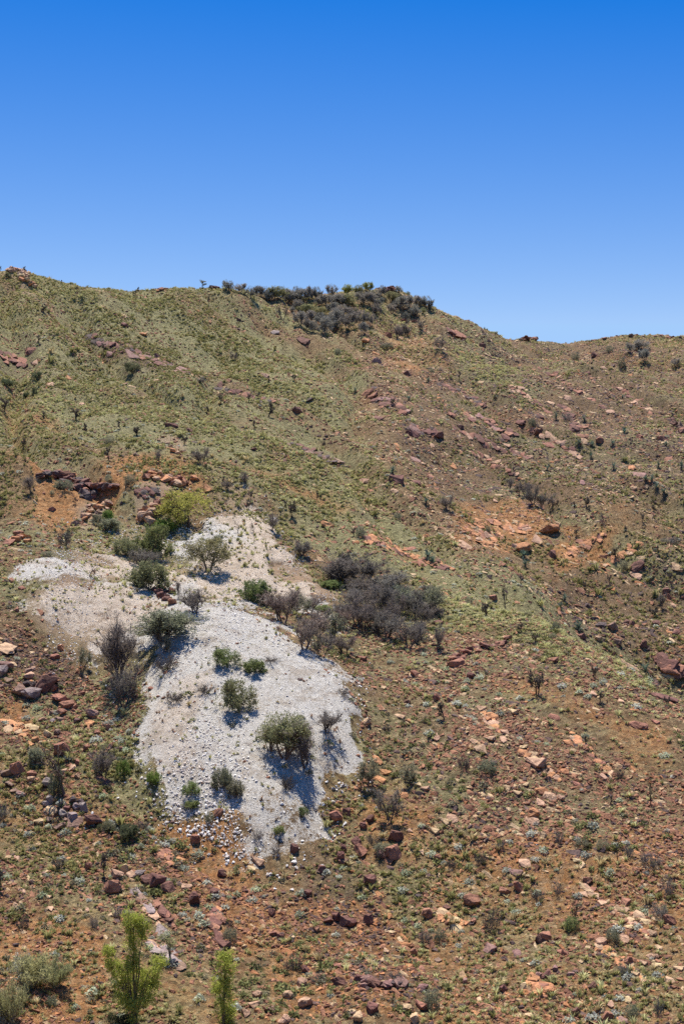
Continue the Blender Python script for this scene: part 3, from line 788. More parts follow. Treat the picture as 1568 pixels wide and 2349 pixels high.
# --- stones
STONES = [rock_mesh('stone%d' % i, 200 + i, (1, RNG.uniform(.6, .9), RNG.uniform(.45, .7)), 11, .35, MAT_STONE, 0) for i in range(6)]
SLABS = [rock_mesh('flag%d' % i, 220 + i, (1.7, RNG.uniform(.5, .75), RNG.uniform(.2, .3)), 12, .7, MAT_STONE, 0) for i in range(6)]
WHITES = [rock_mesh('spall%d' % i, 240 + i, (1, RNG.uniform(.65, .95), RNG.uniform(.5, .8)), 11, .3, MAT_WHITE, 0) for i in range(5)]

def make_stones(name, label, n, y0, y1, smin, smax, boost, slab=False):
    x, y = field(n, y0, y1); zz, u, v, zn = zones(x, y)
    d = boost * (.34 + zn['scree']) * (.2 + 1.5 * sstep(.42, .60, .5 * fbm(x, y, 3.5, 3, 4) + .5 * beds(x, y, 4, 2, 4))) * (1 - .97 * sstep(.25, .55, zn['white']))
    right = sstep(700, 1000, u)
    if slab: d *= .25 + .9 * right
    k = RNG.random(n) < d
    x, y, zz, right = x[k], y[k], zz[k], right[k]; m = len(x); zn = {a: b[k] for a, b in zn.items()}
    nrm = slope_at(x, y); nrm = nrm + RNG.normal(0, .22, (m, 3)); 
    if slab: nrm = nrm + np.array([[-.5, -.28, 0]])
    nrm /= np.linalg.norm(nrm, axis=1, keepdims=True)
    yaw = RNG.random(m) * 6.283
    if slab: yaw = -1.08 + RNG.normal(0, .28, m)
    s = np.exp(RNG.uniform(math.log(smin), math.log(smax), m) * .55 + math.log(smin) * .45 * 1.0)
    s = smin * (smax / smin) ** (RNG.random(m) ** 2.6)
    t = RNG.random(m)
    red = lerp3((.20, .09, .055), (.38, .185, .105), t); tan = lerp3((.42, .27, .145), (.58, .42, .25), t); drk = lerp3((.085, .058, .054), (.17, .105, .09), t)
    pale = RNG.random(m) < (.32 if slab else .10) + .22 * right * (y > 116)
    tint = np.where(pale[:, None], tan, red)
    dk = RNG.random(m) < .12 + .5 * zn['dark']
    tint = np.where(dk[:, None], drk, tint)
    org = RNG.random(m) < .32 * zn['orange']
    tint = np.where(org[:, None], lerp3((.36, .15, .06), (.50, .24, .11), t), tint)
    return scatter(name, label, np.stack([x, y, zz - s * .02], 1), euler_from(nrm, yaw), np.stack([s, s, s], 1), tint, SLABS if slab else STONES)

make_stones('rock_rubble', 'small red-brown stones strewn over the near slope', 236000, 60, 116, .055, .5, .75)
make_stones('rock_flags', 'small tan flagstones lying along the near slope', 38000, 60, 116, .1, .7, .85, True)
make_stones('rock_rubble', 'small stones strewn over the upper hillside', 293000, 116, 325, .12, .7, .6)
make_stones('rock_flags', 'pale flat stones lying over the far right slope', 158000, 116, 325, .16, .9, .75, True)

def make_spall(n):
    x, y = field(n, 76, 150, .21); zz, u, v, zn = zones(x, y)
    a_, b_ = fbm(x, y, 3, 3) - .5, fbm(x, y, 3, 4) - .5
    w = zn['white']; spill = np.maximum(w, .34 * mask_at(poly_mask([HEAP_LOW, HEAP_LEFT, HEAP_TOP], 45), u + a_ * 90, v + b_ * 70))
    coarse = fbm(x * 1.6, y * .6, 7, 2, 3)
    w = ragged(w, x, y); spill = np.maximum(w ** 1.3, spill * .9 * (w < .45))
    d = spill * (.10 + .8 * sstep(.45, .62, coarse) + .6 * (w < .45)) * (.6 + .5 * sstep(1560, 1800, v))
    k = RNG.random(n) < d; x, y, zz, v, coarse = x[k], y[k], zz[k], v[k], coarse[k]; m = len(x); cr = zn['cream'][k]
    s = .042 * (5.6 ** (RNG.random(m) ** 2.5)) * (1 + .5 * (w[k] < .4) * RNG.random(m)) * (.85 + .5 * sstep(1600, 1850, v))
    nrm = slope_at(x, y) + RNG.normal(0, .3, (m, 3)); nrm /= np.linalg.norm(nrm, axis=1, keepdims=True)
    t = RNG.random(m)
    tint = lerp3((.62, .57, .505), (.90, .855, .785), t)
    cm = RNG.random(m) < .15 + .75 * cr; tint[cm] = lerp3((.50, .37, .26), (.76, .62, .49), t)[cm]
    bm_ = RNG.random(m) < .08 + .34 * sstep(.47, .62, fbm(x, y, 4, 5, 5)); tint[bm_] = lerp3((.12, .08, .06), (.34, .22, .15), t)[bm_]
    return scatter('spoil_stones', 'broken white and cream stones covering the spoil heaps', np.stack([x, y, zz + s * .1], 1), euler_from(nrm, RNG.random(m) * 6.283), np.stack([s, s, s], 1), tint, WHITES)
make_spall(300000)

# ------------------------------------------------------------------ things
def zoom(k, x, y):
    ox, oy, s = {'A': (0, 564.5, .5), 'B': (784, 564.5, .5), 'C': (0, 972, .5), 'D': (784, 972, .5), 'E': (0, 1380, .5), 'F': (784, 1380, .5),
                 'G': (0, 1850, .5), 'H': (784, 1850, .5), 'R': (451.6, 627.2, .24), 'S': (752.6, 627.2, .24), 'T': (564.5, 1242, .32), 'L': (0, 1474, .24), 'M': (0, 2007, .36), 'X': (0, 0, 1.0)}[k]
    return ox + x * s, oy + y * s, s

THINGS = []       # (object, u, v, kind phrase, size) : labelled at the end
def mesh_obj(name, me, parent=None, color=None):
    o = bpy.data.objects.new(name, me); COL.objects.link(o)
    if parent is not None: o.parent = parent
    if color is not None: o.color = (*color, 1.0)
    return o

def register(o, u, v, phrase, cat, size, group=None, label=None):
    o['category'] = cat
    o['kind'] = 'thing'
    if group: o['group'] = group
    if label: o['label'] = label
    THINGS.append([o, u, v, phrase, size, label])

prng = random.Random(11)
WOOD = {'burnt': (.125, .105, .098), 'grey': (.17, .15, .145), 'pale': (.36, .33, .29), 'brown': (.17, .125, .105), 'black': (.05, .042, .04)}
LEAF = {'olive': (.27, .27, .15), 'green': (.215, .26, .11), 'bright': (.18, .27, .07), 'yellow': (.32, .315, .085), 'grey': (.26, .25, .23), 'greygreen': (.24, .25, .175),
        'ash': (.21, .19, .178), 'ashb': (.24, .195, .18), 'dark': (.115, .135, .08), 'blue': (.10, .15, .125), 'silver': (.50, .53, .48), 'dull': (.125, .11, .10), 'lime': (.40, .45, .105), 'paleolive': (.33, .345, .18)}
KINDS = {   # variant, name, category, wood, leaf, phrase, group
 'burnt':  ('burnt', 'burnt_shrub', 'shrub', 'burnt', 'ash', 'leafless grey-brown burnt shrub', 'burnt shrubs'),
 'pinkb':  ('burnt', 'burnt_shrub', 'shrub', 'brown', 'ashb', 'leafless brownish burnt shrub', 'burnt shrubs'),
 'bleaf':  ('burnt_leafy', 'burnt_shrub', 'shrub', 'burnt', 'greygreen', 'burnt shrub with some grey-green leaves', 'burnt shrubs'),
 'mulga':  ('mulga', 'ridge_shrub', 'shrub', 'burnt', 'grey', 'dense grey shrub', 'shrubs along the ridge'),
 'mulgag': ('mulga', 'ridge_shrub', 'shrub', 'burnt', 'olive', 'dense olive-green shrub', 'shrubs along the ridge'),
 'mulgay': ('mulga', 'ridge_shrub', 'shrub', 'burnt', 'yellow', 'yellow-green shrub', 'shrubs along the ridge'),
 'dome':   ('dome', 'round_shrub', 'shrub', 'brown', 'olive', 'rounded olive-green shrub', 'leafy shrubs'),
 'domeg':  ('dome', 'round_shrub', 'shrub', 'brown', 'green', 'rounded green shrub', 'leafy shrubs'),
 'domegr': ('dome', 'round_shrub', 'shrub', 'brown', 'greygreen', 'rounded grey-green shrub', 'leafy shrubs'),
 'domeb':  ('dome', 'round_shrub', 'shrub', 'brown', 'bright', 'rounded bright green shrub', 'leafy shrubs'),
 'domed':  ('dome', 'round_shrub', 'shrub', 'burnt', 'dark', 'dark green low shrub', 'leafy shrubs'),
 'big':    ('bigshrub', 'round_shrub', 'shrub', 'brown', 'olive', 'large olive shrub', 'leafy shrubs'),
 'biggr':  ('bigshrub', 'round_shrub', 'shrub', 'burnt', 'greygreen', 'large grey-green shrub', 'leafy shrubs'),
 'tree':   ('tree', 'small_tree', 'tree', 'brown', 'yellow', 'yellow-green tree', 'small trees'),
 'treeo':  ('tree', 'small_tree', 'tree', 'burnt', 'olive', 'open olive tree', 'small trees'),
 'sap':    ('sapling', 'hillside_sapling', 'tree', 'black', 'dull', 'thin dark sapling', 'saplings on the hillside'),
 'sapg':   ('sapling', 'hillside_sapling', 'tree', 'black', 'greygreen', 'thin grey-green sapling', 'saplings on the hillside'),
 'bare':   ('bare', 'bare_sapling', 'tree', 'burnt', None, 'bare branching sapling', 'bare saplings'),
 'bareb':  ('bare', 'bare_sapling', 'tree', 'black', None, 'bare black burnt sapling', 'bare saplings'),
 'barep':  ('bare', 'bare_sapling', 'tree', 'brown', None, 'bare brown forked sapling', 'bare saplings'),
 'low':    ('low', 'low_bush', 'bush', 'brown', 'green', 'low spreading green bush', 'low bushes'),
 'lowg':   ('low', 'low_bush', 'bush', 'brown', 'greygreen', 'low grey-green bush', 'low bushes'),
 'twig':   ('twiggy', 'twiggy_bush', 'bush', 'grey', 'grey', 'low grey twiggy bush', 'twiggy bushes'),
 'twigd':  ('twiggy', 'twiggy_bush', 'bush', 'burnt', 'dull', 'low dark twiggy bush', 'twiggy bushes'),
 'broom':  ('broom', 'broom_bush', 'bush', 'brown', 'paleolive', 'yellow-green broom-like bush', 'broom bushes'),
 'cycad':  ('cycad', 'cycad', 'cycad', 'brown', 'blue', 'blue-green cycad with arching fronds', 'cycads in the gully'),
}
def plant(kind, u, v, h, w, label=None, yaw=None):
    var, name, cat, wood, leaf, phrase, group = KINDS[kind]
    vv = prng.choice(VAR[var])
    x, y, zz = pick(u, v)
    px = y / F
    e = bpy.data.objects.new(name, None); COL.objects.link(e)
    e.empty_display_size = 0.2
    e.location = (x, y, zz - 0.03)
    e.rotation_euler = (prng.uniform(-.06, .06), prng.uniform(-.06, .06), prng.uniform(0, 6.28) if yaw is None else yaw)
    big = 1.0 if cat in ('cycad',) else 1.07
    sx = big * w * px / vv['width']; sz = (1 + (big - 1) * .5) * h * px
    e.scale = (sx * prng.uniform(.92, 1.08), sx * prng.uniform(.92, 1.08), sz)
    b = prng.uniform(.8, 1.2)
    wc = tuple(c * b for c in WOOD[wood])
    mesh_obj('trunk' if cat == 'tree' else 'stem', vv['stems'], e, wc)
    if vv['leaves'] is not None:
        lc = LEAF[leaf]; b2 = prng.uniform(.82, 1.22); wm = prng.uniform(.93, 1.08)
        cr = mesh_obj('frond' if cat == 'cycad' else ('crown' if cat == 'tree' else 'foliage'), vv['leaves'], e, (lc[0] * b2 * wm, lc[1] * b2, lc[2] * b2))
        if vv['twigs'] is not None: mesh_obj('twigs', vv['twigs'], cr, wc)['kind'] = 'stuff'
    else:
        mesh_obj('crown', vv['twigs'], e, wc)
    register(e, u, v - h * .5, phrase, cat, h * w, group, label)
    return e

def plants(k, kind, rows, defw=None):
    for r in rows:
        lab = r[4] if len(r) > 4 else None
        u, v, s = zoom(k, r[0], r[1])
        h = r[2] if len(r) > 2 else 35
        w = r[3] if len(r) > 3 else h * .6
        if k == 'T': w *= 1.25; h *= 1.06
        plant(kind, u, v, h * s, w * s, lab)

# --- on and round the white heaps (photograph units: foot of the plant, height, width)
plants('X', 'tree', [(432, 1206, 78, 108, 'yellow-green tree beside the orange rocks above the white spoil')])
plants('X', 'domeg', [(345, 1278, 72, 84, 'big green shrub between the yellow-green tree and the olive shrub'), (588, 1384, 52, 58, 'dark green shrub on the white gravel beside the burnt grove')])
plants('X', 'dome', [(340, 1352, 62, 78, 'round olive shrub by the red hollow above the white fan'), (537, 1626, 66, 76, 'round olive shrub on its own in the middle of the white fan'), (287, 1275, 40, 46)])
plants('X', 'domeb', [(250, 1194, 24, 24), (380, 1222, 30, 44), (282, 1778, 34, 32), (351, 1797, 26, 30)])
plants('X', 'domeg', [(514, 1524, 36, 64, 'left-hand and larger of two low green shrubs near the fan top'), (583, 1542, 30, 46, 'right-hand and smaller of two low green shrubs near the fan top'), (440, 1822, 28, 42), (695, 1868, 18, 22), (440, 1852, 16, 30), (640, 1912, 18, 22)])
plants('X', 'domegr', [(511, 1808, 44, 44, 'ball-shaped grey-green shrub low on the white fan'), (540, 1828, 36, 34, 'smaller ball-shaped shrub touching the one beside it low on the white fan'), (130, 1822, 60, 34), (83, 1752, 36, 30), (225, 1200, 20, 28), (255, 1212, 22, 40)])
plants('X', 'biggr', [(372, 1472, 70, 140, 'wide sprawling grey-green shrub at the head of the white fan')])
e = plant('big', 652, 1738, 100, 118, 'large olive shrub casting a black shadow on the white fan')
plants('X', 'big', [(618, 1722, 62, 52, 'small olive shrub pressed against the large one on the white fan')])
plants('X', 'burnt', [(700, 1758, 105, 110, 'leafless shrub tangled with the large olive shrub on the white fan'), (748, 1682, 54, 62, 'dark leafless shrub behind the large olive shrub on the white fan'), (450, 1408, 62, 70, 'brownish leafless shrub at the edge of the hollow above the white fan'),
    (275, 1570, 165, 125, 'tall burnt tree-like shrub with black stems left of the white fan'), (284, 1618, 92, 80, 'burnt shrub standing below the tallest burnt one'), (325, 1300, 42, 66), (240, 1786, 78, 50), (893, 1886, 82, 62), (410, 1372, 44, 22)])
plants('X', 'treeo', [(478, 1308, 70, 78, 'open crooked tree on the white terrace')])
plants('X', 'bleaf', [(840, 1808, 66, 46), (935, 1802, 52, 36), (188, 1538, 52, 34), (375, 1500, 40, 30)])
plants('X', 'barep', [(150, 1826, 130, 110, 'tall bare forked sapling above the pile of dark rocks'), (205, 1322, 28, 44)])
plants('X', 'twigd', [(150, 1252, 40, 34), (400, 1610, 26, 50), (470, 1590, 24, 36), (660, 1812, 40, 40), (620, 1518, 14, 40), (790, 1592, 14, 32), (380, 1540, 44, 60)])
# --- the burnt grove
plants('T', 'pinkb', [(265, 590, 240, 195), (455, 525, 140, 115), (420, 775, 235, 200), (520, 692, 145, 125), (690, 625, 135, 95)])
plants('T', 'burnt', [(545, 835, 190, 115), (705, 815, 145, 135), (690, 322, 225, 290), (715, 192, 112, 75), (850, 302, 205, 260), (1000, 385, 155, 250), (1100, 335, 105, 205), (790, 602, 225, 155), (840, 642, 180, 105),
    (960, 542, 240, 190), (945, 672, 135, 95), (1010, 692, 175, 135), (1075, 582, 185, 115), (1210, 567, 205, 180), (1320, 557, 115, 115), (1165, 772, 205, 155), (1215, 722, 150, 125), (1375, 772, 165, 115), (1280, 362, 55, 65), (400, 107, 105, 85), (880, 470, 150, 180), (620, 300, 130, 200), (1030, 620, 160, 110), (900, 610, 150, 110), (760, 470, 150, 170), (680, 560, 130, 130), (1180, 470, 130, 150), (1250, 610, 140, 120), (820, 380, 130, 170), (1060, 480, 150, 170), (560, 610, 130, 120), (330, 500, 130, 120)])
plants('T', 'bleaf', [(610, 714, 185, 115), (1110, 522, 195, 155), (1290, 532, 195, 175), (1352, 502, 165, 155), (375, 547, 155, 125)])
plants('T', 'domeg', [(550, 502, 45, 85), (605, 345, 62, 105)])
plants('T', 'twigd', [(345, 392, 52, 100)])
# --- the thicket on the ridge
plants('R', 'mulga', [(295, 172, 102, 122), (412, 187, 88, 118), (530, 247, 122, 98), (600, 222, 98, 84), (660, 247, 112, 112), (870, 292, 132, 124), (950, 282, 112, 124), (945, 242, 112, 92), (1020, 262, 112, 104), (1076, 267, 140, 62), (1140, 252, 118, 104), (1296, 232, 122, 104),
    (1240, 322, 112, 155), (970, 342, 92, 112), (910, 367, 52, 54), (990, 502, 132, 115), (1050, 552, 112, 84), (1120, 567, 112, 74), (1230, 572, 152, 115), (1290, 562, 132, 115), (1320, 442, 112, 115), (1350, 292, 92, 112), (700, 270, 90, 100), (1090, 470, 110, 110), (1180, 500, 120, 110)])
plants('R', 'mulgag', [(740, 252, 122, 134), (790, 252, 122, 134), (1060, 402, 102, 155), (1150, 442, 112, 145), (1200, 402, 82, 104), (850, 250, 100, 90)])
plants('R', 'sapg', [(50, 137, 78, 64, 'lone small tree standing against the sky on the ridge')])
plants('R', 'bare', [(812, 452, 165, 130), (832, 202, 82, 60)])
plants('S', 'mulgay', [(178, 207, 98, 114), (372, 182, 92, 104)])
plants('S', 'mulgag', [(286, 207, 92, 112), (200, 332, 132, 155), (600, 292, 112, 134), (905, 387, 62, 62)])
plants('S', 'mulga', [(510, 217, 98, 62), (670, 192, 72, 72), (440, 262, 102, 112), (330, 302, 122, 124), (392, 302, 112, 122), (120, 302, 102, 112), (690, 352, 132, 134), (770, 332, 112, 104), (850, 302, 82, 82), (932, 332, 112, 114), (820, 422, 122, 102), (975, 352, 72, 54), (845, 242, 52, 42), (460, 402, 112, 84),
    (410, 512, 132, 84), (320, 502, 142, 114), (342, 582, 112, 74), (180, 542, 172, 144), (40, 562, 172, 104), (92, 452, 112, 114), (140, 402, 102, 122), (242, 432, 102, 112), (740, 472, 102, 54), (600, 380, 90, 80), (480, 320, 90, 90), (60, 380, 100, 100)])
plants('S', 'burnt', [(655, 622, 132, 84), (700, 592, 112, 104), (746, 612, 132, 114), (885, 547, 102, 84), (1070, 732, 132, 104, 'grey leafless shrub on its own below the summit shoulder')])
plants('S', 'bare', [(590, 542, 122, 74)])
plants('S', 'lowg', [(90, 782, 62, 54), (760, 207, 34, 40), (560, 720, 40, 120)])
# --- scattered over the hillside
plants('A', 'sap', [(200, 305, 35, 28), (620, 228, 27, 22), (640, 212, 26, 16), (115, 112, 30, 14), (2, 102, 26, 12), (287, 175, 22, 12), (353, 200, 15, 12), (1015, 725, 50, 28), (1228, 785, 76, 44), (1145, 715, 40, 22), (1185, 700, 30, 20), (1235, 625, 35, 22), (945, 770, 40, 22), (1350, 620, 30, 20),
    (20, 760, 60, 40), (345, 800, 60, 50), (395, 860, 45, 18), (200, 805, 50, 26), (555, 840, 40, 26), (630, 870, 42, 28), (1170, 835, 40, 22), (960, 268, 42, 18), (475, 485, 42, 22), (180, 442, 36, 24)])
plants('A', 'domed', [(170, 612, 36, 46), (605, 577, 42, 72, 'dark green shrub among the purple rock slabs'), (30, 642, 32, 50), (160, 692, 42, 28), (120, 695, 22, 22), (35, 145, 20, 30)])
plants('A', 'burnt', [(1070, 525, 40, 32), (925, 632, 32, 36)])
plants('B', 'lowg', [(1070, 522, 32, 38), (1225, 487, 28, 36), (1280, 557, 45, 32), (410, 580, 20, 26), (870, 832, 40, 32)])
plants('B', 'mulga', [(1370, 482, 52, 64), (1385, 532, 56, 48), (1525, 557, 42, 38), (1320, 492, 50, 38)])
plants('B', 'twig', [(1030, 802, 42, 52), (200, 460, 22, 70)])
plants('B', 'sap', [(535, 617, 46, 18), (235, 737, 42, 22), (855, 657, 22, 12), (650, 385, 14, 10), (700, 408, 16, 12)])
plants('B', 'cycad', [(395, 627, 30, 32), (305, 712, 32, 34), (60, 672, 28, 26), (980, 802, 52, 34), (1110, 807, 34, 34), (1285, 702, 28, 32), (1295, 857, 32, 34)])
plants('C', 'burnt', [(145, 317, 82, 74, 'grey leafless shrub at the end of the undercut red ledge'), (925, 187, 82, 68), (1125, 272, 52, 46), (1040, 302, 46, 52), (1250, 492, 82, 66), (1385, 607, 76, 66), (725, 177, 62, 32)])
plants('C', 'sap', [(395, 42, 50, 18), (630, 57, 46, 32), (500, 167, 66, 28), (845, 97, 46, 26), (345, 372, 36, 22), (1150, 347, 42, 24), (1140, 392, 42, 24), (1335, 432, 76, 46), (1300, 387, 36, 24), (105, 117, 52, 28), (1025, 277, 42, 18), (1480, 112, 32, 22), (1450, 350, 40, 16)])
plants('C', 'barep', [(1090, 502, 62, 44), (1165, 502, 52, 44)])
plants('C', 'lowg', [(505, 92, 36, 52), (595, 277, 42, 46), (500, 267, 32, 36), (290, 300, 40, 90), (240, 325, 20, 22), (1000, 540, 30, 40), (215, 610, 24, 50)])
plants('D', 'burnt', [(765, 312, 66, 52), (815, 332, 62, 42), (840, 337, 76, 62), (875, 377, 96, 62), (915, 392, 76, 48), (955, 387, 66, 52), (485, 397, 76, 62), (1465, 852, 82, 42)])
plants('D', 'bare', [(1205, 477, 76, 62, 'bare spreading sapling above the orange soil bank'), (610, 752, 42, 42), (750, 852, 112, 34), (1160, 442, 52, 24)])
plants('D', 'sap', [(1115, 387, 52, 32), (1060, 387, 32, 22), (990, 382, 36, 22), (1290, 507, 42, 22), (1075, 517, 36, 26), (1255, 617, 52, 32), (1450, 592, 36, 22), (1375, 452, 42, 20), (1430, 402, 32, 20), (660, 877, 56, 36), (820, 732, 42, 22), (55, 517, 42, 24), (20, 662, 82, 44), (1225, 732, 42, 20), (1500, 722, 42, 24), (1110, 762, 40, 20)])
plants('D', 'lowg', [(85, 527, 52, 36), (255, 442, 32, 32), (670, 502, 32, 22), (1290, 672, 42, 32), (580, 832, 36, 32)])
plants('D', 'twig', [(1500, 552, 36, 92, 'wide low grey twiggy bush at the edge of the orange bank')])
plants('D', 'cycad', [(385, 372, 40, 46), (230, 232, 46, 52), (395, 622, 52, 60, 'cycad at the end of the orange rock strip'), (415, 642, 46, 50, 'cycad just below the one at the end of the orange strip'), (832, 617, 46, 56, 'upper of two cycads below the round orange boulder'), (840, 662, 48, 52, 'lower of two cycads below the round orange boulder'), (1085, 102, 36, 42), (1145, 107, 34, 34), (1240, 102, 34, 36),
    (1295, 47, 34, 36), (1245, 212, 46, 36), (940, 217, 32, 34), (1390, 267, 36, 40), (1420, 267, 40, 40), (1440, 302, 36, 32), (1475, 327, 40, 48), (1485, 107, 34, 38), (1450, 202, 36, 30), (1555, 212, 52, 34), (1290, 172, 24, 28), (1140, 162, 40, 26), (1020, 817, 46, 42), (1000, 852, 40, 44)])
plants('F', 'cycad', [(1085, 137, 56, 68, 'large cycad in the gully beyond the grassy spur'), (1390, 342, 72, 58, 'cycad beside the big dark red rock in the gully')])
plants('F', 'sap', [(895, 432, 118, 80, 'dark twisted sapling standing alone on the right-hand grassy slope'), (470, 547, 92, 54, 'dark sapling on the stony slope below the burnt grove'), (665, 72, 72, 42), (1155, 352, 66, 38), (820, 142, 46, 32), (885, 192, 52, 32), (1180, 462, 62, 36), (935, 807, 76, 28), (1110, 657, 46, 22), (1225, 932, 46, 24), (1435, 77, 56, 46), (1495, 482, 52, 36)])
plants('F', 'bareb', [(745, 27, 122, 26), (1415, 937, 162, 48, 'tall black burnt sapling low on the right-hand slope')])
plants('F', 'lowg', [(980, 137, 42, 32), (965, 167, 22, 30), (665, 782, 52, 82), (500, 85, 18, 44), (850, 60, 14, 40)])
plants('F', 'twigd', [(560, 772, 70, 62), (1275, 812, 46, 52), (205, 590, 26, 40), (1000, 300, 14, 30)])
# --- the near slope
plants('G', 'sap', [(480, 322, 122, 40), (5, 382, 102, 54), (270, 302, 62, 60)])
plants('G', 'domed', [(590, 142, 62, 82), (490, 108, 40, 60)])
plants('G', 'twigd', [(655, 102, 42, 72), (105, 562, 62, 54), (1350, 752, 62, 92), (1055, 555, 40, 40)])
plants('G', 'twig', [(430, 557, 62, 52), (540, 512, 62, 64), (1460, 802, 42, 64), (12, 62, 84, 66), (1180, 150, 50, 60), (1265, 215, 46, 50)])
plants('G', 'lowg', [(1055, 622, 62, 62), (240, 910, 40, 50), (500, 110, 40, 50), (960, 70, 40, 40)])
plants('H', 'twigd', [(685, 572, 112, 82), (635, 267, 66, 62), (500, 282, 42, 52), (895, 432, 52, 62), (180, 242, 62, 52), (140, 172, 42, 62)])
plants('H', 'twig', [(1315, 232, 62, 44), (1410, 272, 66, 92), (1455, 512, 72, 92), (1495, 402, 82, 62), (380, 622, 62, 62), (250, 802, 56, 62), (1295, 772, 62, 62), (1450, 962, 102, 44), (730, 197, 42, 36), (995, 167, 62, 42), (990, 402, 52, 50)])
plants('H', 'lowg', [(450, 612, 52, 56), (410, 922, 78, 68), (1240, 622, 62, 62), (1100, 182, 32, 62), (1325, 962, 52, 62), (190, 202, 32, 80), (1195, 190, 40, 50)])
plants('H', 'bareb', [(1262, 242, 122, 54), (1062, 562, 162, 34, 'bare black stem rising from a green bush on the near slope')])
plants('H', 'low', [(1055, 566, 60, 66, 'green bush at the foot of a bare black stem')])
plants('X', 'bleaf', [(0, 2349, 40, 60)])
# --- bottom left bushes
plants('M', 'broom', [(50, 955, 290, 200, 'tall yellow-green broom-like bush in the bottom left corner')])
KINDS['silverb'] = ('broom', 'broom_bush', 'bush', 'pale', 'paleolive', 'pale grey-green bush', 'broom bushes')
KINDS['silverw'] = ('twiggy', 'twiggy_bush', 'bush', 'pale', 'silver', 'whitened twiggy bush', 'twiggy bushes')
plants('M', 'silverb', [(200, 715, 215, 250, 'pale grey-green bush with whitened branch tips on the orange soil'), (360, 715, 190, 180, 'smaller pale grey-green bush joined to the whitened one')])
plants('M', 'silverw', [(140, 690, 210, 150, 'dead white branches sticking out of the pale grey-green bush'), (30, 960, 140, 130, 'whitened bush at the bottom left corner below the broom-like bush')])

# --- young gums at the foot of the picture: a stem, limbs and hanging leaf masses
def gum(k, base, lobes, label, leaf, depth_seed, name='young_gum', n_leaf=900, lsize=.11):
    rs = np.random.default_rng(depth_seed); r = random.Random(depth_seed)
    bu, bv, s = zoom(k, *base)
    x, y, zz = pick(bu, min(bv, 2352))
    bu2, bv2 = project(np.array([x]), np.array([y]), np.array([zz])); m = y / F
    e = bpy.data.objects.new(name, None); COL.objects.link(e); e.location = (x, y, zz - .05)
    segs, P_, D_ = [], [], []
    top = None
    tr = [Vector((0, 0, -.1))]
    cs = []
    for lx, ly, rx, ry in lobes:
        u, v, _ = zoom(k, lx, ly)
        cs.append((Vector(((u - bu) * m, r.uniform(-.5, .5) * min(rx, 90) * s * m * 1.2, (bv2[0] - v) * m)), rx * s * m, ry * s * m))
    H = max(c[0].z for c in cs)
    def limb(p, q, r0, r1, n=5):
        prev = p
        for i in range(1, n + 1):
            t = i / n
            c = p.lerp(q, t) + Vector((r.gauss(0, 1), r.gauss(0, 1), 0)) * .03 * (q - p).length * (1 - t) + Vector((0, 0, .12 * (q - p).length * math.sin(t * 3.1)))
            segs.append((tuple(prev), tuple(c), r0 + (r1 - r0) * (i - 1) / n, r0 + (r1 - r0) * t)); prev = c
    cs.sort(key=lambda c: c[0].z)
    for c, rx, rz in cs:
        st = Vector((c.x * .15, c.y * .1, max(.05, c.z * .35)))
        limb(Vector((0, 0, -.1)), st, .06, .04, 3); limb(st, c + Vector((0, 0, rz * .5)), .035, .012)
        rx *= 1.1; rz *= 1.05; n = int(n_leaf * (rx * rz) / .24) + 160
        nb = 13
        for b in range(nb):
            d = Vector((r.gauss(0, 1), r.gauss(0, 1), r.gauss(0, 1))).normalized()
            q = c + Vector((d.x * rx, d.y * rx * .9, d.z * rz)) * r.uniform(.45, .98)
            limb(c - Vector((0, 0, rz * .4)), q, .012, .005, 3)
            k2 = n // nb
            pp = np.array(tuple(q))[None] + rs.normal(0, 1, (k2, 3)) * np.array([[.17 * rx + .02, .17 * rx + .02, .20 * rz + .02]])
            P_.append(pp); D_.append(np.repeat(np.array([[d.x * .4, d.y * .4, .1]]), k2, 0))
    V, Fc = tubes(segs, 5)
    mesh_obj('trunk', mesh_from('gum_stem', V, Fc, MAT_WOOD, True), e, (.19, .155, .12))
    P_, D_ = np.concatenate(P_), np.concatenate(D_)
    mesh_obj('crown', leaves_mesh('gum_leaves', P_, D_, lsize, 1, .02, rs, MAT_LEAF, .28, .5), e, leaf)
    register(e, bu, bv - H / m * .5, 'young gum', 'tree', 9999, None, label)
gum('M', (862, 962), [(825, 262, 62, 52), (850, 320, 60, 70), (912, 330, 46, 90), (845, 430, 55, 70), (688, 480, 42, 48), (715, 575, 46, 70), (790, 560, 55, 80), (845, 540, 50, 80), (1005, 570, 66, 55), (960, 640, 62, 80), (860, 690, 90, 90), (790, 690, 60, 70), (955, 740, 70, 80), (870, 830, 95, 80), (800, 780, 60, 60)], 'tall bushy young gum with several leafy heads at the foot of the slope', LEAF['lime'], 5)
gum('M', (1422, 965), [(1448, 505, 58, 46), (1440, 580, 66, 70), (1432, 660, 50, 60), (1378, 705, 46, 46), (1430, 750, 66, 70), (1425, 850, 66, 80), (1450, 910, 50, 50)], 'narrow upright young gum at the foot of the slope', LEAF['lime'], 9)
gum('M', (1085, 552), [(1050, 400, 46, 48), (1085, 440, 30, 40)], 'spindly sapling on the pale rock rib behind the taller gum', LEAF['paleolive'], 13, 'spindly_sapling', 260, .12)
gum('M', (775, 955), [(745, 915, 60, 40), (800, 930, 60, 40)], 'dark low bush at the foot of the taller young gum', (.07, .08, .045), 17, 'low_bush', 800, .12)
THINGS[-1][0]['category'] = 'bush'

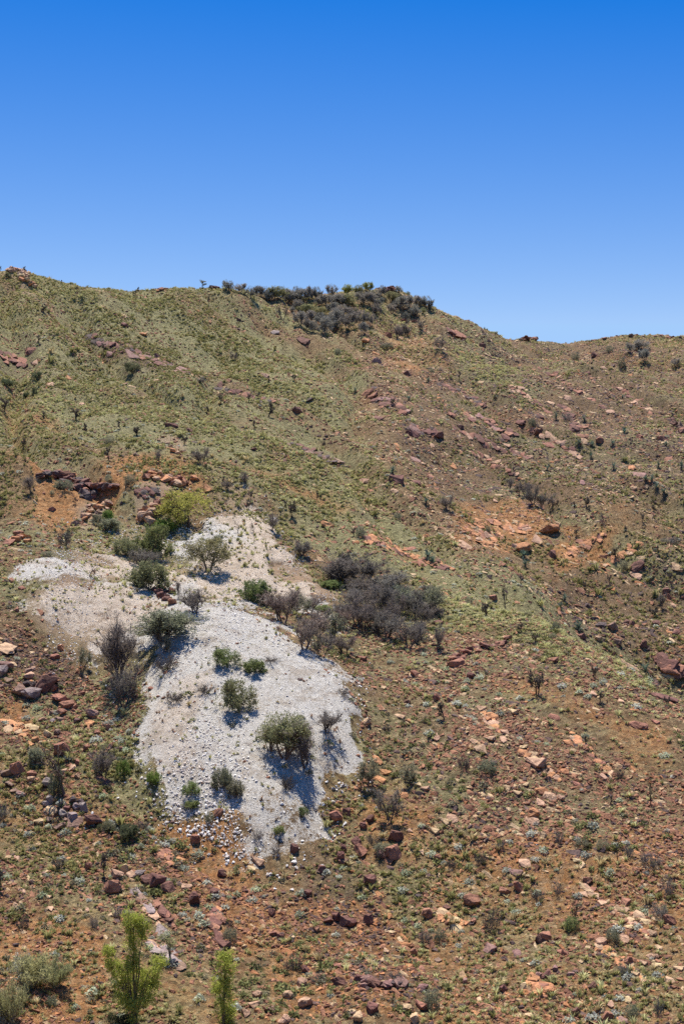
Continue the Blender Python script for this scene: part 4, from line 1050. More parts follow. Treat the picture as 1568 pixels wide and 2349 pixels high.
# ------------------------------------------------------------------ rocks
RC = {'dr': (.19, .09, .07), 'r': (.34, .16, .105), 'o': (.52, .25, .12), 'p': (.50, .315, .205), 'g': (.30, .235, .22), 't': (.53, .375, .215), 'd': (.11, .08, .076), 'br': (.26, .165, .12), 'pu': (.30, .17, .145)}
RCN = {'dr': 'dark red', 'r': 'red', 'o': 'orange', 'p': 'pinkish', 'g': 'grey', 't': 'tan', 'd': 'blackish', 'br': 'brown', 'pu': 'purplish'}
BLOCKS = [rock_mesh('block%d' % i, 300 + i, (1, 1, 1), 16, .6, MAT_ROCK, 2, .045) for i in range(9)]
ROUNDS = [rock_mesh('cobble%d' % i, 320 + i, (1, 1, 1), 34, .25, MAT_ROCK, 2, .035) for i in range(5)]
PLATES = [rock_mesh('plate%d' % i, 340 + i, (1, 1, 1), 18, .8, MAT_ROCK, 2, .045) for i in range(6)]

def rock(u, v, w, h, col, shape='b', label=None, parent=None, sink=.3, name=None):
    x, y, zz = pick(u, v + .3 * h)
    m = y / F * (1.12 if parent is None else 1.25)
    if parent is None and shape == 'b':
        sink = .34 if v > 1450 else .5
        if v < 1450: w *= .9
    if shape == 's':
        me = prng.choice(PLATES); dims = (w * m * 1.25, w * m * .65, max(.45 * h * m, .12 * w * m))
    elif shape == 'r':
        me = prng.choice(ROUNDS); dims = (w * m, w * m * .95, h * m * .95)
    else:
        me = prng.choice(BLOCKS); dims = (w * m, w * m * prng.uniform(.75, 1), h * m * .95)
    nm = name or {'s': 'rock_slab', 'r': 'round_boulder', 'b': 'boulder'}[shape]
    o = mesh_obj(nm, me, parent)
    b = prng.uniform(.85, 1.15); c = RC[col]
    o.color = (c[0] * b, c[1] * b * prng.uniform(.95, 1.05), c[2] * b, 1)
    loc = Vector((x, y, zz + dims[2] * (.5 - sink)))
    if shape == 's':
        n = slope_at(np.array([x]), np.array([y]), 1.2)[0]
        nrm = Vector(n) + Vector((prng.uniform(-.35, -.05), prng.uniform(-.3, .1), 0)); nrm.normalize()
        yaw = -1.05 + prng.gauss(0, .25)
        t = Vector((math.cos(yaw), math.sin(yaw), 0)); t = (t - nrm * t.dot(nrm)).normalized()
        M3 = Matrix((t, nrm.cross(t), nrm)).transposed()
        rot = M3.to_euler()
    else:
        rot = Matrix.Rotation(prng.uniform(0, 6.28), 3, 'Z').to_euler(); rot.x += prng.gauss(0, .2); rot.y += prng.gauss(0, .2)
    if parent is not None: loc = loc - parent.location
    o.location = loc; o.rotation_euler = rot; o.scale = dims
    if parent is None:
        ph = RCN[col] + {'s': ' rock slab', 'r': ' rounded boulder', 'b': ' angular boulder'}[shape]
        register(o, u, v, ph, 'rock', w * h, {'s': 'loose slabs on the slopes', 'r': 'boulders on the slopes', 'b': 'boulders on the slopes'}[shape], label)
    return o

def rocks(k, shape, rows):
    for r in rows:
        u, v, s = zoom(k, r[0], r[1])
        g_ = 1.2 if k == 'L' else 1.0
        rock(u, v, r[2] * s * g_, r[3] * s * g_, r[4], shape, r[5] if len(r) > 5 else None)

def outcrop(label, k, line, n, size, cols, flat=.5, spread=8, shape='b', name='rock_outcrop', rise=0.0):
    pts = [zoom(k, *p)[:2] for p in line]; s = zoom(k, 0, 0)[2]
    um, vm = pts[len(pts) // 2]
    x, y, zz = pick(um, vm)
    e = bpy.data.objects.new(name, None); COL.objects.link(e); e.location = (x, y, zz)
    L = [math.dist(pts[i], pts[i + 1]) for i in range(len(pts) - 1)]; T = sum(L)
    for i in range(n):
        d = T * (i + prng.uniform(.1, .9)) / n; j = 0
        while j < len(L) - 1 and d > L[j]: d -= L[j]; j += 1
        t = min(d / max(L[j], 1e-6), 1)
        u = pts[j][0] + (pts[j + 1][0] - pts[j][0]) * t + prng.gauss(0, spread) * s * .4; v = pts[j][1] + (pts[j + 1][1] - pts[j][1]) * t + prng.gauss(0, spread) * s
        w = size * s * prng.uniform(.6, 1.35)
        rock(u, v, w, w * flat * prng.uniform(.7, 1.3), prng.choice(cols), shape, None, e, .3 - rise, 'block')
    register(e, um, vm, 'rock outcrop', 'rock outcrop', 9999, None, label)

outcrop('dark red undercut rock ledge above the left of the white spoil', 'C', [(175, 238), (260, 246), (330, 256), (390, 275), (440, 295), (545, 288)], 46, 40, ['dr', 'dr', 'd', 'r'], .6, 7, rise=.25)
outcrop('dark layered rock wall under the undercut red ledge', 'C', [(280, 272), (340, 300), (400, 325), (440, 328), (350, 285)], 30, 36, ['dr', 'd', 'dr', 'r'], .8, 10)
outcrop('crumbling bright orange rock face above the yellow-green tree', 'C', [(655, 238), (720, 245), (780, 250), (850, 262), (800, 285)], 34, 36, ['o', 'o', 'r', 'p'], .6, 12, rise=.15)
outcrop('dark red hollow in the rock beside the orange face', 'C', [(640, 312), (680, 318), (715, 300)], 10, 42, ['dr', 'dr', 'd'], .7, 8, 's')
outcrop('blocky pink and orange outcrop left of the yellow-green tree', 'C', [(770, 345), (740, 365), (700, 395), (655, 415), (640, 445), (760, 395), (790, 390)], 32, 36, ['p', 'o', 'p', 't', 'r'], .75, 12, rise=.15)
outcrop('pale pink broken rock below the dark undercut ledge', 'C', [(510, 362), (470, 385), (420, 400), (380, 430)], 26, 30, ['p', 't', 'p', 'o'], .6, 13)
outcrop('small orange rock with a black hole left of the spoil', 'C', [(30, 548), (70, 528), (110, 520), (135, 540)], 9, 40, ['o', 'r', 'o'], .6, 8, rise=.15)
outcrop('dark red pit of broken rock above the white fan', 'C', [(715, 745), (740, 765), (770, 785), (800, 800)], 14, 32, ['dr', 'r', 'dr', 'd'], .7, 12)
outcrop('cream rock scatter above the orange face', 'C', [(720, 80), (790, 100), (830, 150), (850, 180)], 20, 24, ['p', 't', 'o'], .5, 14)
outcrop('layered orange ledge beside the orange dome rock', 'D', [(575, 470), (640, 462), (720, 458), (800, 465), (860, 480), (700, 492), (600, 500), (700, 540), (620, 530)], 70, 36, ['o', 'o', 'o', 'r', 'p'], .35, 13, 's')
outcrop('orange rock strip along the crest of the spur', 'D', [(95, 525), (160, 535), (220, 555), (260, 580), (310, 600), (370, 628), (440, 640), (500, 655)], 44, 36, ['o', 'o', 'r', 'dr'], .45, 11, 's', rise=.08)
outcrop('dark purple slab band across the upper left hillside', 'A', [(400, 415), (470, 440), (540, 465), (620, 478), (700, 520), (780, 550), (870, 580)], 44, 40, ['dr', 'd', 'pu', 'dr', 'r'], .3, 9, 's')
outcrop('red slabby outcrop at the left edge of the hillside', 'A', [(0, 488), (40, 505), (75, 530), (120, 548)], 16, 52, ['r', 'dr', 'dr', 'r'], .45, 10, 's')
outcrop('pink and orange boulder pile on the left skyline', 'A', [(35, 120), (60, 108), (80, 105), (110, 120), (140, 130), (90, 140), (130, 160), (160, 185)], 34, 24, ['p', 'o', 't', 'p'], .75, 6, rise=.2)
outcrop('red rock cap on the summit of the ridge', 'B', [(195, 205), (210, 196), (228, 196), (245, 206)], 16, 22, ['dr', 'r', 'pu'], .6, 4, rise=.35)
outcrop('dark knoll of rocks in the right-hand saddle of the skyline', 'B', [(815, 430), (840, 424), (865, 424), (890, 434)], 16, 22, ['dr', 'r', 'br'], .6, 4, rise=.15)
outcrop('low dark rocks along the skyline beside the lone ridge tree', 'A', [(960, 192), (985, 187), (1005, 192)], 9, 18, ['dr', 'd', 'br'], .6, 3, rise=.3)
outcrop('small pink rocks on the skyline dip', 'A', [(725, 204), (745, 200), (765, 204)], 7, 20, ['p', 'o', 'r'], .5, 3, rise=.2)
outcrop('big dark red rock at the right edge in the gully', 'F', [(1445, 262), (1490, 285), (1530, 310), (1560, 322)], 12, 72, ['dr', 'r', 'dr'], .6, 9, 's', rise=.2)
outcrop('dark jagged rocks along the top of the far right skyline', 'B', [(1130, 440), (1165, 435), (1230, 412), (1300, 409), (1400, 408), (1480, 412), (1560, 420)], 15, 18, ['dr', 'r', 'br'], .5, 3, rise=.08)
outcrop('dark rocky crag at the right edge of the upper slope', 'B', [(1520, 810), (1545, 830), (1560, 860)], 14, 26, ['dr', 'br', 'r'], .6, 12)
outcrop('dark slab band on the slope below the summit', 'B', [(110, 670), (150, 690), (220, 715), (280, 745), (340, 845), (430, 858)], 26, 46, ['dr', 'd', 'pu', 'r'], .45, 12, 's')
outcrop('long dark slab on the shoulder right of the summit', 'B', [(490, 392), (520, 402), (550, 420)], 6, 50, ['dr', 'd', 'r'], .5, 5, 's', rise=.15)
outcrop('low red ledge on the grassy slope right of the burnt grove', 'F', [(505, 248), (560, 232), (620, 215), (680, 195), (730, 185), (770, 178)], 26, 32, ['r', 'dr', 'r'], .5, 11, rise=.05)
outcrop('dark layered ridge line on the hillside above the grove', 'C', [(1310, 80), (1370, 95), (1420, 125), (1490, 150), (1560, 175)], 22, 36, ['dr', 'd', 'br'], .4, 6, 's', rise=.1)
outcrop('pale pink bedrock rib behind the tall young gum', 'M', [(850, 130), (930, 190), (980, 260), (1010, 330), (1030, 400), (1070, 470), (1110, 540), (1150, 590), (950, 430), (1000, 500)], 34, 88, ['g', 'p', 'br', 'g'], .2, 20, 's')
outcrop('thin dark red fin of rock along the pale bedrock rib', 'M', [(990, 165), (1030, 210), (1060, 260), (1100, 310)], 10, 62, ['r', 'dr'], .6, 6, 's', rise=.15)
outcrop('slanting red-orange fin of rock above the narrow young gum', 'M', [(1345, 190), (1400, 230), (1350, 310), (1390, 380), (1440, 450)], 15, 75, ['o', 'r', 'dr'], .55, 14, 's', rise=.1)
outcrop('layered orange outcrop on the near slope at the foot of the picture', 'H', [(850, 800), (890, 815), (930, 830), (880, 850)], 14, 62, ['o', 'r', 'o'], .45, 12, 's', rise=.15)
outcrop('row of dark broken rocks low on the near slope', 'H', [(85, 800), (140, 815), (200, 818), (285, 800)], 14, 52, ['dr', 'pu', 'd'], .65, 9)
outcrop('ledge of orange flags below the rounded red boulders', 'H', [(440, 480), (480, 500), (530, 530), (560, 540)], 16, 46, ['o', 't', 'o'], .4, 12, 's')
outcrop('orange bedrock showing through the soil at the left edge', 'E', [(20, 545), (70, 560), (110, 600), (150, 620)], 18, 52, ['o', 'o', 't'], .3, 16, 's')
outcrop('orange bedrock showing below the toe of the white fan', 'G', [(730, 215), (780, 225), (820, 240), (760, 260)], 16, 44, ['o', 'o', 'r'], .35, 12, 's')

for i_, (k_, ln_, n_, sz_, cl_) in enumerate([
    ('B', [(470, 630), (560, 680), (650, 735)], 16, 34, ['dr', 'r', 'd']), ('B', [(560, 765), (690, 815), (780, 868)], 20, 38, ['dr', 'pu', 'r']), ('B', [(760, 640), (860, 700), (960, 778)], 18, 30, ['p', 'r', 'dr']),
    ('B', [(900, 560), (1010, 620), (1130, 700), (1240, 758)], 24, 32, ['r', 'p', 'dr']), ('B', [(1000, 745), (1050, 790), (1100, 840)], 12, 46, ['dr', 'r']), ('B', [(1240, 640), (1330, 690), (1420, 760)], 16, 30, ['dr', 'p', 'r']),
    ('D', [(500, 15), (600, 60), (720, 110), (860, 170)], 26, 38, ['dr', 'r', 'p']), ('D', [(870, 30), (990, 90), (1090, 145)], 18, 40, ['dr', 'r', 'p']), ('D', [(600, 125), (700, 175), (800, 240)], 16, 32, ['r', 'p', 'dr']),
    ('F', [(630, 490), (690, 555), (750, 625)], 14, 44, ['p', 'o', 'r']), ('F', [(820, 670), (900, 740), (990, 815)], 18, 48, ['p', 'o', 't']), ('F', [(1040, 600), (1130, 680), (1220, 770)], 16, 38, ['o', 'p', 'r']),
    ('D', [(1020, 610), (1080, 565), (1140, 530), (1200, 500)], 20, 34, ['o', 'o', 'r']), ('D', [(1170, 680), (1230, 630), (1300, 590), (1370, 560)], 18, 32, ['o', 'o', 'p']), ('H', [(1100, 360), (1200, 430), (1310, 520), (1400, 580)], 24, 44, ['p', 't', 'r']), ('H', [(1180, 640), (1300, 720), (1420, 830)], 20, 42, ['p', 't', 'o']), ('A', [(990, 640), (1080, 670), (1180, 690), (1290, 720)], 18, 30, ['dr', 'r', 'd'])]):
    words = ['dark broken ledge low on the summit spur', 'dark slab ledge under the summit spur', 'pinkish broken ledge on the slope below the saddle', 'long pinkish ledge running down from the right-hand saddle', 'dark ledge beside the upper cycads', 'broken ledge on the far right slope under the grey shrubs',
             'long dark ledge across the far slope above the small burnt clump', 'dark and pink ledge ending at the row of cycads', 'short reddish ledge just above the small burnt clump', 'orange-pink ledge beside the dark sapling below the grove', 'tan ledge through the largest pink slab', 'orange ledge on the bare soil of the right-hand slope',
             'orange broken rock band rising right of the paired cycads', 'orange broken rock band nearer the right edge below the other one',
             'pale slanting ledge above the grey bushes at the right edge', 'pale slanting ledge in the bottom right corner', 'thin dark ledge above the saplings of the upper left hillside']
    outcrop(words[i_], k_, ln_, n_, sz_, cl_, .32, 9, 's', 'rock_ledge', .05)

rocks('L', 'b', [(430, 375, 225, 190, 'dr', 'biggest angular dark red boulder at the left edge of the slope'), (305, 470, 155, 115, 'g', 'grey flat-topped boulder below the biggest dark red one'), (170, 440, 132, 122, 'br', 'brown boulder next to the grey flat-topped one'), (60, 395, 100, 75, 'br'), (265, 382, 80, 55, 'd'), (320, 388, 52, 52, 'd'), (525, 430, 62, 72, 'r'), (585, 520, 135, 85, 'r'), (640, 578, 130, 72, 'r'), (715, 605, 52, 52, 'r'),
    (735, 735, 62, 48, 'pu'), (590, 652, 82, 62, 'r'), (505, 665, 60, 40, 'br'), (415, 725, 72, 42, 'p'), (570, 732, 62, 48, 'br'), (505, 742, 52, 38, 'g'), (465, 850, 82, 92, 't'), (585, 1010, 122, 135, 'r', 'tall red boulder behind the bare forked sapling'), (830, 1002, 62, 62, 'r'), (930, 856, 62, 42, 'r'), (180, 1190, 132, 132, 'r', 'cube-like red boulder near the left edge below the orange bedrock'),
    (75, 1232, 102, 62, 'br'), (300, 1246, 92, 62, 'r'), (300, 1296, 72, 52, 'p'), (460, 1332, 92, 82, 'g'), (690, 1192, 72, 52, 'p'), (740, 1136, 52, 42, 'r'), (745, 1262, 62, 62, 'p'), (600, 1212, 82, 62, 'p'), (530, 136, 72, 62, 'r'), (580, 46, 62, 62, 'o'), (55, 216, 112, 82, 'pu'), (30, 268, 92, 112, 'g'), (130, 206, 82, 38, 't'), (280, 266, 72, 42, 'br'), (320, 242, 52, 38, 'p'),
    (280, 312, 112, 62, 'p'), (1035, 802, 48, 62, 'r'), (1060, 976, 52, 62, 'r'), (790, 476, 48, 40, 'r'), (1440, 436, 44, 36, 'r'), (100, 800, 62, 42, 'dr'), (345, 922, 72, 62, 'o'), (370, 1702, 82, 62, 't'), (600, 1632, 72, 72, 'g'), (680, 1660, 112, 82, 'g', 'largest grey boulder in the pile of dark rocks'), (710, 1492, 92, 82, 'd'), (735, 1562, 62, 62, 'g'), (800, 1562, 72, 112, 'g'),
    (715, 1706, 150, 72, 'br'), (890, 1690, 150, 102, 'dr', 'dark wedge-shaped boulder at the end of the rock pile'), (570, 1732, 112, 62, 'br'), (640, 1582, 62, 52, 'dr'), (545, 1622, 52, 62, 'br'), (480, 1492, 82, 92, 'g'), (440, 1532, 72, 52, 'g'), (470, 1682, 82, 42, 'br'), (200, 1442, 82, 42, 'pu'), (130, 1402, 82, 52, 'br'), (95, 1346, 82, 42, 'br'), (780, 1512, 60, 50, 'd'), (620, 1690, 50, 40, 'br'), (1160, 1010, 40, 40, 'r')])
rocks('L', 's', [(45, 22, 220, 92, 'p', 'broad pale pink slab at the left edge'), (480, 1582, 132, 82, 't'), (855, 752, 112, 52, 'o'), (985, 1340, 205, 42, 'dr', 'long dark ledge rock below the dark bare shrub'), (60, 340, 102, 42, 'br')])
rocks('L', 'r', [(890, 672, 112, 72, 'pu'), (550, 852, 62, 58, 'br')])
rocks('G', 'b', [(570, 280, 42, 52, 't'), (540, 306, 62, 46, 'p'), (605, 306, 52, 42, 'p'), (640, 300, 52, 32, 'g'), (715, 335, 88, 82, 'dr', 'large dark red boulder above the tall young gum'), (770, 366, 72, 66, 'dr', 'dark red boulder touching the large one above the tall gum'), (685, 332, 72, 52, 'dr'), (898, 412, 70, 76, 'dr', 'upright dark red boulder on its own above the narrow gum'), (855, 360, 52, 52, 'p'), (1350, 186, 42, 52, 'dr'), (1470, 282, 52, 36, 'dr'), (1245, 482, 36, 46, 'dr'),
    (1540, 42, 58, 62, 'r'), (1562, 228, 42, 62, 'dr'), (1250, 576, 42, 32, 'dr'), (1285, 592, 36, 32, 'dr'), (1450, 552, 36, 46, 'r'), (1500, 512, 52, 42, 'dr'), (1545, 496, 52, 62, 'dr'), (1555, 802, 62, 62, 'dr'), (1400, 742, 36, 42, 'dr'), (1410, 396, 42, 42, 'dr'), (610, 176, 36, 32, 'dr'), (405, 272, 42, 42, 'r'), (150, 342, 32, 28, 'p'), (1165, 896, 62, 52, 'p'), (1235, 922, 52, 46, 'pu'), (1180, 862, 42, 42, 'p'), (1300, 972, 62, 52, 'p'), (1125, 942, 52, 42, 'p'), (1545, 722, 42, 42, 'r'), (1000, 22, 42, 42, 'r')])
rocks('G', 'r', [(515, 362, 76, 76, 'r', 'big round red-brown boulder above the tall young gum'), (895, 142, 46, 52, 'r', 'round red boulder at the toe of the white fan'), (985, 392, 46, 46, 'dr'), (1020, 302, 42, 42, 'dr'), (1385, 802, 52, 42, 'p'), (1320, 862, 52, 42, 'p'), (1400, 896, 72, 52, 'p')])
rocks('G', 's', [(1180, 240, 60, 50, 'p'), (1150, 280, 46, 30, 't'), (235, 462, 42, 28, 'p'), (70, 450, 42, 26, 'p'), (100, 380, 44, 30, 'p'), (220, 408, 36, 26, 'p'), (80, 232, 40, 28, 'p'), (200, 300, 30, 24, 'br'), (480, 232, 34, 24, 'p'), (400, 470, 30, 20, 'p')])
rocks('H', 'b', [(65, 155, 52, 52, 'dr'), (85, 196, 68, 72, 'r', 'red boulder of a pair right of the toe of the white fan'), (230, 206, 74, 84, 'r', 'tallest red boulder right of the toe of the white fan'), (245, 132, 72, 62, 'dr'), (130, 332, 62, 62, 'dr'), (480, 456, 36, 36, 'dr'), (350, 412, 32, 32, 'd'), (750, 376, 58, 42, 'r'), (810, 362, 52, 62, 'r'), (10, 522, 62, 62, 'dr'), (42, 532, 50, 50, 'dr'), (120, 516, 52, 62, 'dr'), (930, 592, 62, 52, 'r'), (908, 606, 42, 52, 'dr'), (915, 560, 26, 26, 'r'),
    (680, 646, 62, 46, 'pu'), (330, 662, 36, 36, 'r'), (1020, 666, 36, 32, 'r'), (1145, 812, 52, 42, 'dr'), (880, 32, 62, 62, 'o'), (365, 746, 42, 32, 'r'), (125, 790, 42, 46, 'pu'), (80, 790, 52, 42, 'dr'), (270, 790, 42, 36, 'pu'), (370, 826, 52, 42, 'pu'), (140, 922, 62, 62, 'dr'), (300, 922, 52, 52, 't'), (330, 972, 62, 52, 't'), (75, 962, 52, 52, 't'), (935, 766, 52, 42, 'dr'), (830, 822, 42, 46, 't'), (740, 832, 46, 52, 'dr'), (685, 936, 42, 46, 'dr'), (1075, 936, 52, 46, 'dr'),
    (1300, 432, 52, 42, 'r'), (1125, 336, 52, 36, 'r'), (1500, 516, 62, 52, 'r'), (1220, 962, 52, 52, 'r'), (1310, 702, 42, 52, 'r'), (440, 232, 42, 36, 'r'), (5, 190, 40, 60, 'dr'), (5, 240, 46, 60, 'dr'), (20, 20, 40, 50, 'dr'), (100, 85, 36, 40, 'dr'), (130, 55, 40, 40, 'dr'), (600, 520, 34, 30, 'r'), (1050, 770, 40, 24, 'pu'), (900, 770, 36, 36, 'pu'), (980, 740, 40, 28, 'pu'), (440, 700, 36, 30, 'br'), (560, 800, 30, 34, 'pu'), (640, 690, 30, 34, 'dr')])
rocks('H', 'r', [(595, 422, 74, 64, 'r', 'big rounded red boulder in the middle of the near slope'), (390, 486, 58, 52, 'r', 'rounded red boulder above the orange flags'), (1190, 616, 52, 42, 'p'), (185, 215, 50, 36, 'pu')])
rocks('H', 's', [(845, 256, 72, 42, 'p'), (790, 296, 72, 36, 'pu'), (800, 662, 52, 26, 'pu'), (865, 52, 72, 58, 'p'), (360, 896, 60, 80, 'r', 'leaning red slab low on the near slope'), (1315, 542, 52, 52, 't'), (1290, 592, 62, 52, 'p'), (1360, 492, 62, 42, 'p'), (1390, 522, 52, 36, 't'), (1415, 572, 52, 40, 'p'), (365, 202, 38, 32, 'p'), (500, 46, 62, 32, 'p'), (420, 100, 50, 50, 't'), (470, 60, 50, 30, 't'), (310, 105, 30, 26, 'p'), (1070, 240, 40, 34, 't'), (1000, 660, 36, 30, 'r'),
    (1110, 395, 44, 34, 'p'), (1130, 380, 40, 30, 't'), (1260, 460, 40, 30, 'p'), (1240, 480, 40, 30, 'p'), (1420, 680, 50, 40, 'p'), (1440, 720, 50, 36, 't'), (1380, 710, 40, 40, 'p'), (1540, 735, 50, 40, 't'), (1500, 790, 50, 40, 'p'), (1450, 640, 40, 30, 't'), (1340, 760, 44, 40, 't'), (1230, 900, 46, 36, 'p'), (1280, 970, 60, 40, 'pu'), (1310, 880, 50, 36, 't'), (860, 950, 50, 40, 't'), (610, 940, 44, 40, 'o'), (940, 960, 44, 30, 'o'), (540, 690, 40, 30, 'p'), (200, 655, 36, 30, 'p')])
rocks('F', 'b', [(1240, 106, 54, 52, 'br', 'brown boulder in the gully beside the large cycad'), (1175, 166, 36, 32, 'p'), (1155, 76, 52, 42, 'd'), (1190, 102, 62, 28, 'd'), (1260, 182, 42, 42, 'br'), (1300, 86, 40, 36, 'dr'), (335, 326, 42, 42, 'r'), (590, 336, 42, 42, 'dr'), (520, 276, 84, 44, 'r', 'red boulder below the low red ledge'), (115, 550, 36, 42, 't'), (90, 256, 52, 32, 'r'), (440, 92, 52, 32, 'dr'), (1330, 95, 40, 36, 'dr'), (1440, 90, 50, 30, 'dr'), (1380, 190, 44, 40, 'dr'), (1100, 156, 40, 36, 'dr'), (1530, 140, 44, 36, 'dr'), (430, 440, 40, 40, 'r'), (490, 450, 36, 30, 'r'), (300, 460, 34, 30, 'dr')])
rocks('F', 's', [(685, 516, 62, 44, 'o'), (640, 666, 72, 52, 'p'), (680, 616, 54, 44, 'p'), (605, 636, 40, 26, 'p'), (750, 590, 52, 52, 'p'), (885, 722, 104, 84, 'p', 'largest pink slab on the right-hand slope'), (910, 856, 52, 52, 'o'), (950, 882, 62, 52, 'p'), (970, 520, 52, 42, 'r'), (1355, 556, 76, 64, 'r', 'red slab pile on the crest of the spur'), (1355, 330, 52, 28, 'dr'), (1310, 295, 84, 26, 'p'), (1475, 430, 104, 34, 'dr'), (1435, 546, 42, 32, 'r'), (785, 496, 52, 42, 't'), (665, 530, 44, 40, 'o'), (1000, 890, 44, 40, 'p'), (905, 915, 50, 36, 'p'), (1015, 770, 44, 36, 'o'), (720, 440, 50, 36, 'p'), (800, 870, 44, 34, 't'), (760, 850, 44, 40, 't'),
    (840, 830, 40, 30, 't'), (640, 880, 40, 30, 't'), (430, 615, 50, 36, 'p'), (1150, 415, 50, 40, 'p'), (1040, 640, 50, 40, 'o'), (960, 260, 60, 34, 'r'), (770, 230, 40, 40, 'p'), (160, 720, 60, 30, 'o'), (195, 775, 60, 36, 'o'), (180, 810, 50, 34, 'o'), (270, 520, 50, 30, 'p'), (310, 540, 30, 40, 'o'), (350, 830, 44, 34, 't'), (280, 880, 50, 34, 'o'), (380, 850, 44, 40, 'p'), (1070, 830, 40, 30, 'r'), (1200, 800, 40, 30, 'p'), (870, 270, 40, 36, 'p'), (1275, 450, 40, 30, 'p'), (1035, 355, 34, 30, 'o')])
rocks('D', 'r', [(950, 480, 100, 44, 'o', 'large smooth orange dome rock by the gully head'), (830, 562, 76, 48, 'o', 'round orange boulder below the layered orange ledge')])
rocks('D', 'b', [(790, 556, 52, 42, 'p'), (1180, 66, 54, 52, 'r'), (1055, 16, 74, 42, 'dr'), (1470, 62, 62, 42, 'r'), (1360, 52, 42, 42, 'r'), (250, 242, 84, 52, 'dr'), (325, 36, 72, 42, 'dr'), (430, 42, 92, 42, 'dr'), (540, 92, 32, 28, 'dr'), (690, 792, 54, 38, 'r'), (1355, 642, 84, 44, 'dr'), (1480, 762, 54, 52, 'dr'), (1495, 785, 50, 40, 'r'), (1125, 826, 42, 32, 'd'), (500, 690, 26, 20, 'o'), (540, 10, 40, 30, 'dr'), (900, 30, 60, 30, 'dr'), (340, 265, 60, 40, 'dr'), (290, 460, 20, 18, 'r'), (960, 590, 50, 46, 'dr')])
rocks('D', 's', [(890, 526, 64, 34, 'p'), (1115, 76, 54, 32, 'p'), (1100, 52, 52, 24, 'r'), (1360, 226, 74, 38, 'pu'), (1325, 196, 54, 28, 'o'), (550, 548, 90, 26, 'p', 'pale flat slab at the head of the gully'), (1515, 826, 54, 24, 'p'), (1350, 692, 52, 22, 'p'), (1530, 652, 62, 28, 't'), (410, 242, 44, 20, 'r'), (330, 155, 60, 30, 'pu'), (100, 255, 60, 40, 'p'), (240, 305, 40, 24, 'p'), (1100, 265, 40, 30, 'pu'), (1335, 290, 36, 24, 'p'), (250, 95, 34, 20, 'o'), (410, 95, 34, 20, 'p'), (370, 180, 50, 22, 'p'), (510, 190, 40, 24, 'o'), (700, 350, 30, 14, 'p'), (1180, 325, 30, 16, 'p'), (1490, 160, 60, 26, 'r')])
rocks('C', 'b', [(950, 287, 64, 52, 'o', 'rounded orange boulder on the spur above the yellow-green tree'), (895, 242, 54, 34, 'o'), (815, 236, 42, 34, 'r'), (625, 136, 34, 34, 'br'), (50, 712, 38, 38, 'r', 'round red boulder at the left end of the white terrace'), (105, 742, 46, 38, 'r', 'red boulder just below the round red one on the white terrace'), (80, 846, 38, 34, 'r'), (345, 452, 54, 34, 'br'), (560, 355, 26, 24, 'd'), (240, 385, 50, 36, 'r'), (1310, 165, 34, 30, 'dr'), (1500, 458, 60, 34, 'o'), (1170, 112, 40, 26, 'dr'), (770, 388, 40, 36, 'p')])
rocks('A', 'b', [(575, 356, 48, 32, 'dr'), (1415, 696, 54, 34, 'd'), (785, 816, 64, 38, 'dr'), (870, 842, 52, 28, 'dr'), (990, 812, 52, 24, 'dr'), (1095, 335, 30, 14, 'dr'), (1360, 750, 50, 40, 'dr'), (1130, 612, 30, 18, 'dr'), (720, 498, 40, 40, 'dr')])
rocks('A', 's', [(655, 396, 44, 32, 'o'), (1395, 426, 64, 34, 'dr'), (145, 476, 62, 28, 'r'), (310, 600, 44, 28, 'o'), (235, 630, 44, 22, 'p'), (375, 720, 38, 18, 'p'), (165, 530, 44, 18, 'p'), (600, 492, 90, 30, 'pu', 'broad purplish slab in the middle of the dark slab band'), (500, 492, 46, 22, 'pu'), (745, 545, 60, 22, 'pu'), (720, 612, 36, 24, 'p'), (1215, 585, 40, 40, 'p'), (570, 630, 26, 18, 'p'), (1260, 392, 44, 16, 'g')])
rocks('B', 's', [(170, 782, 54, 42, 'dr'), (270, 756, 64, 38, 'r'), (500, 766, 48, 32, 'r'), (600, 792, 50, 40, 'dr'), (1440, 626, 34, 18, 'p'), (1030, 690, 44, 24, 'p'), (960, 716, 34, 24, 'p'), (1000, 650, 34, 14, 'p'), (820, 800, 50, 40, 'dr'), (1060, 822, 60, 34, 'dr'), (680, 815, 60, 34, 'dr'), (1120, 580, 40, 26, 'dr'), (1150, 620, 30, 20, 'r'), (1200, 555, 30, 18, 'p'), (905, 775, 44, 30, 'dr')])
rocks('B', 'b', [(300, 576, 54, 42, 'dr'), (160, 522, 54, 34, 'pu'), (155, 482, 44, 42, 'o'), (285, 336, 44, 30, 'r'), (110, 426, 54, 32, 'o'), (205, 400, 54, 30, 'r'), (240, 722, 50, 34, 'd'), (110, 330, 20, 14, 'p'), (640, 450, 40, 26, 'dr'), (1160, 495, 50, 26, 'dr'), (335, 340, 40, 24, 'r')])

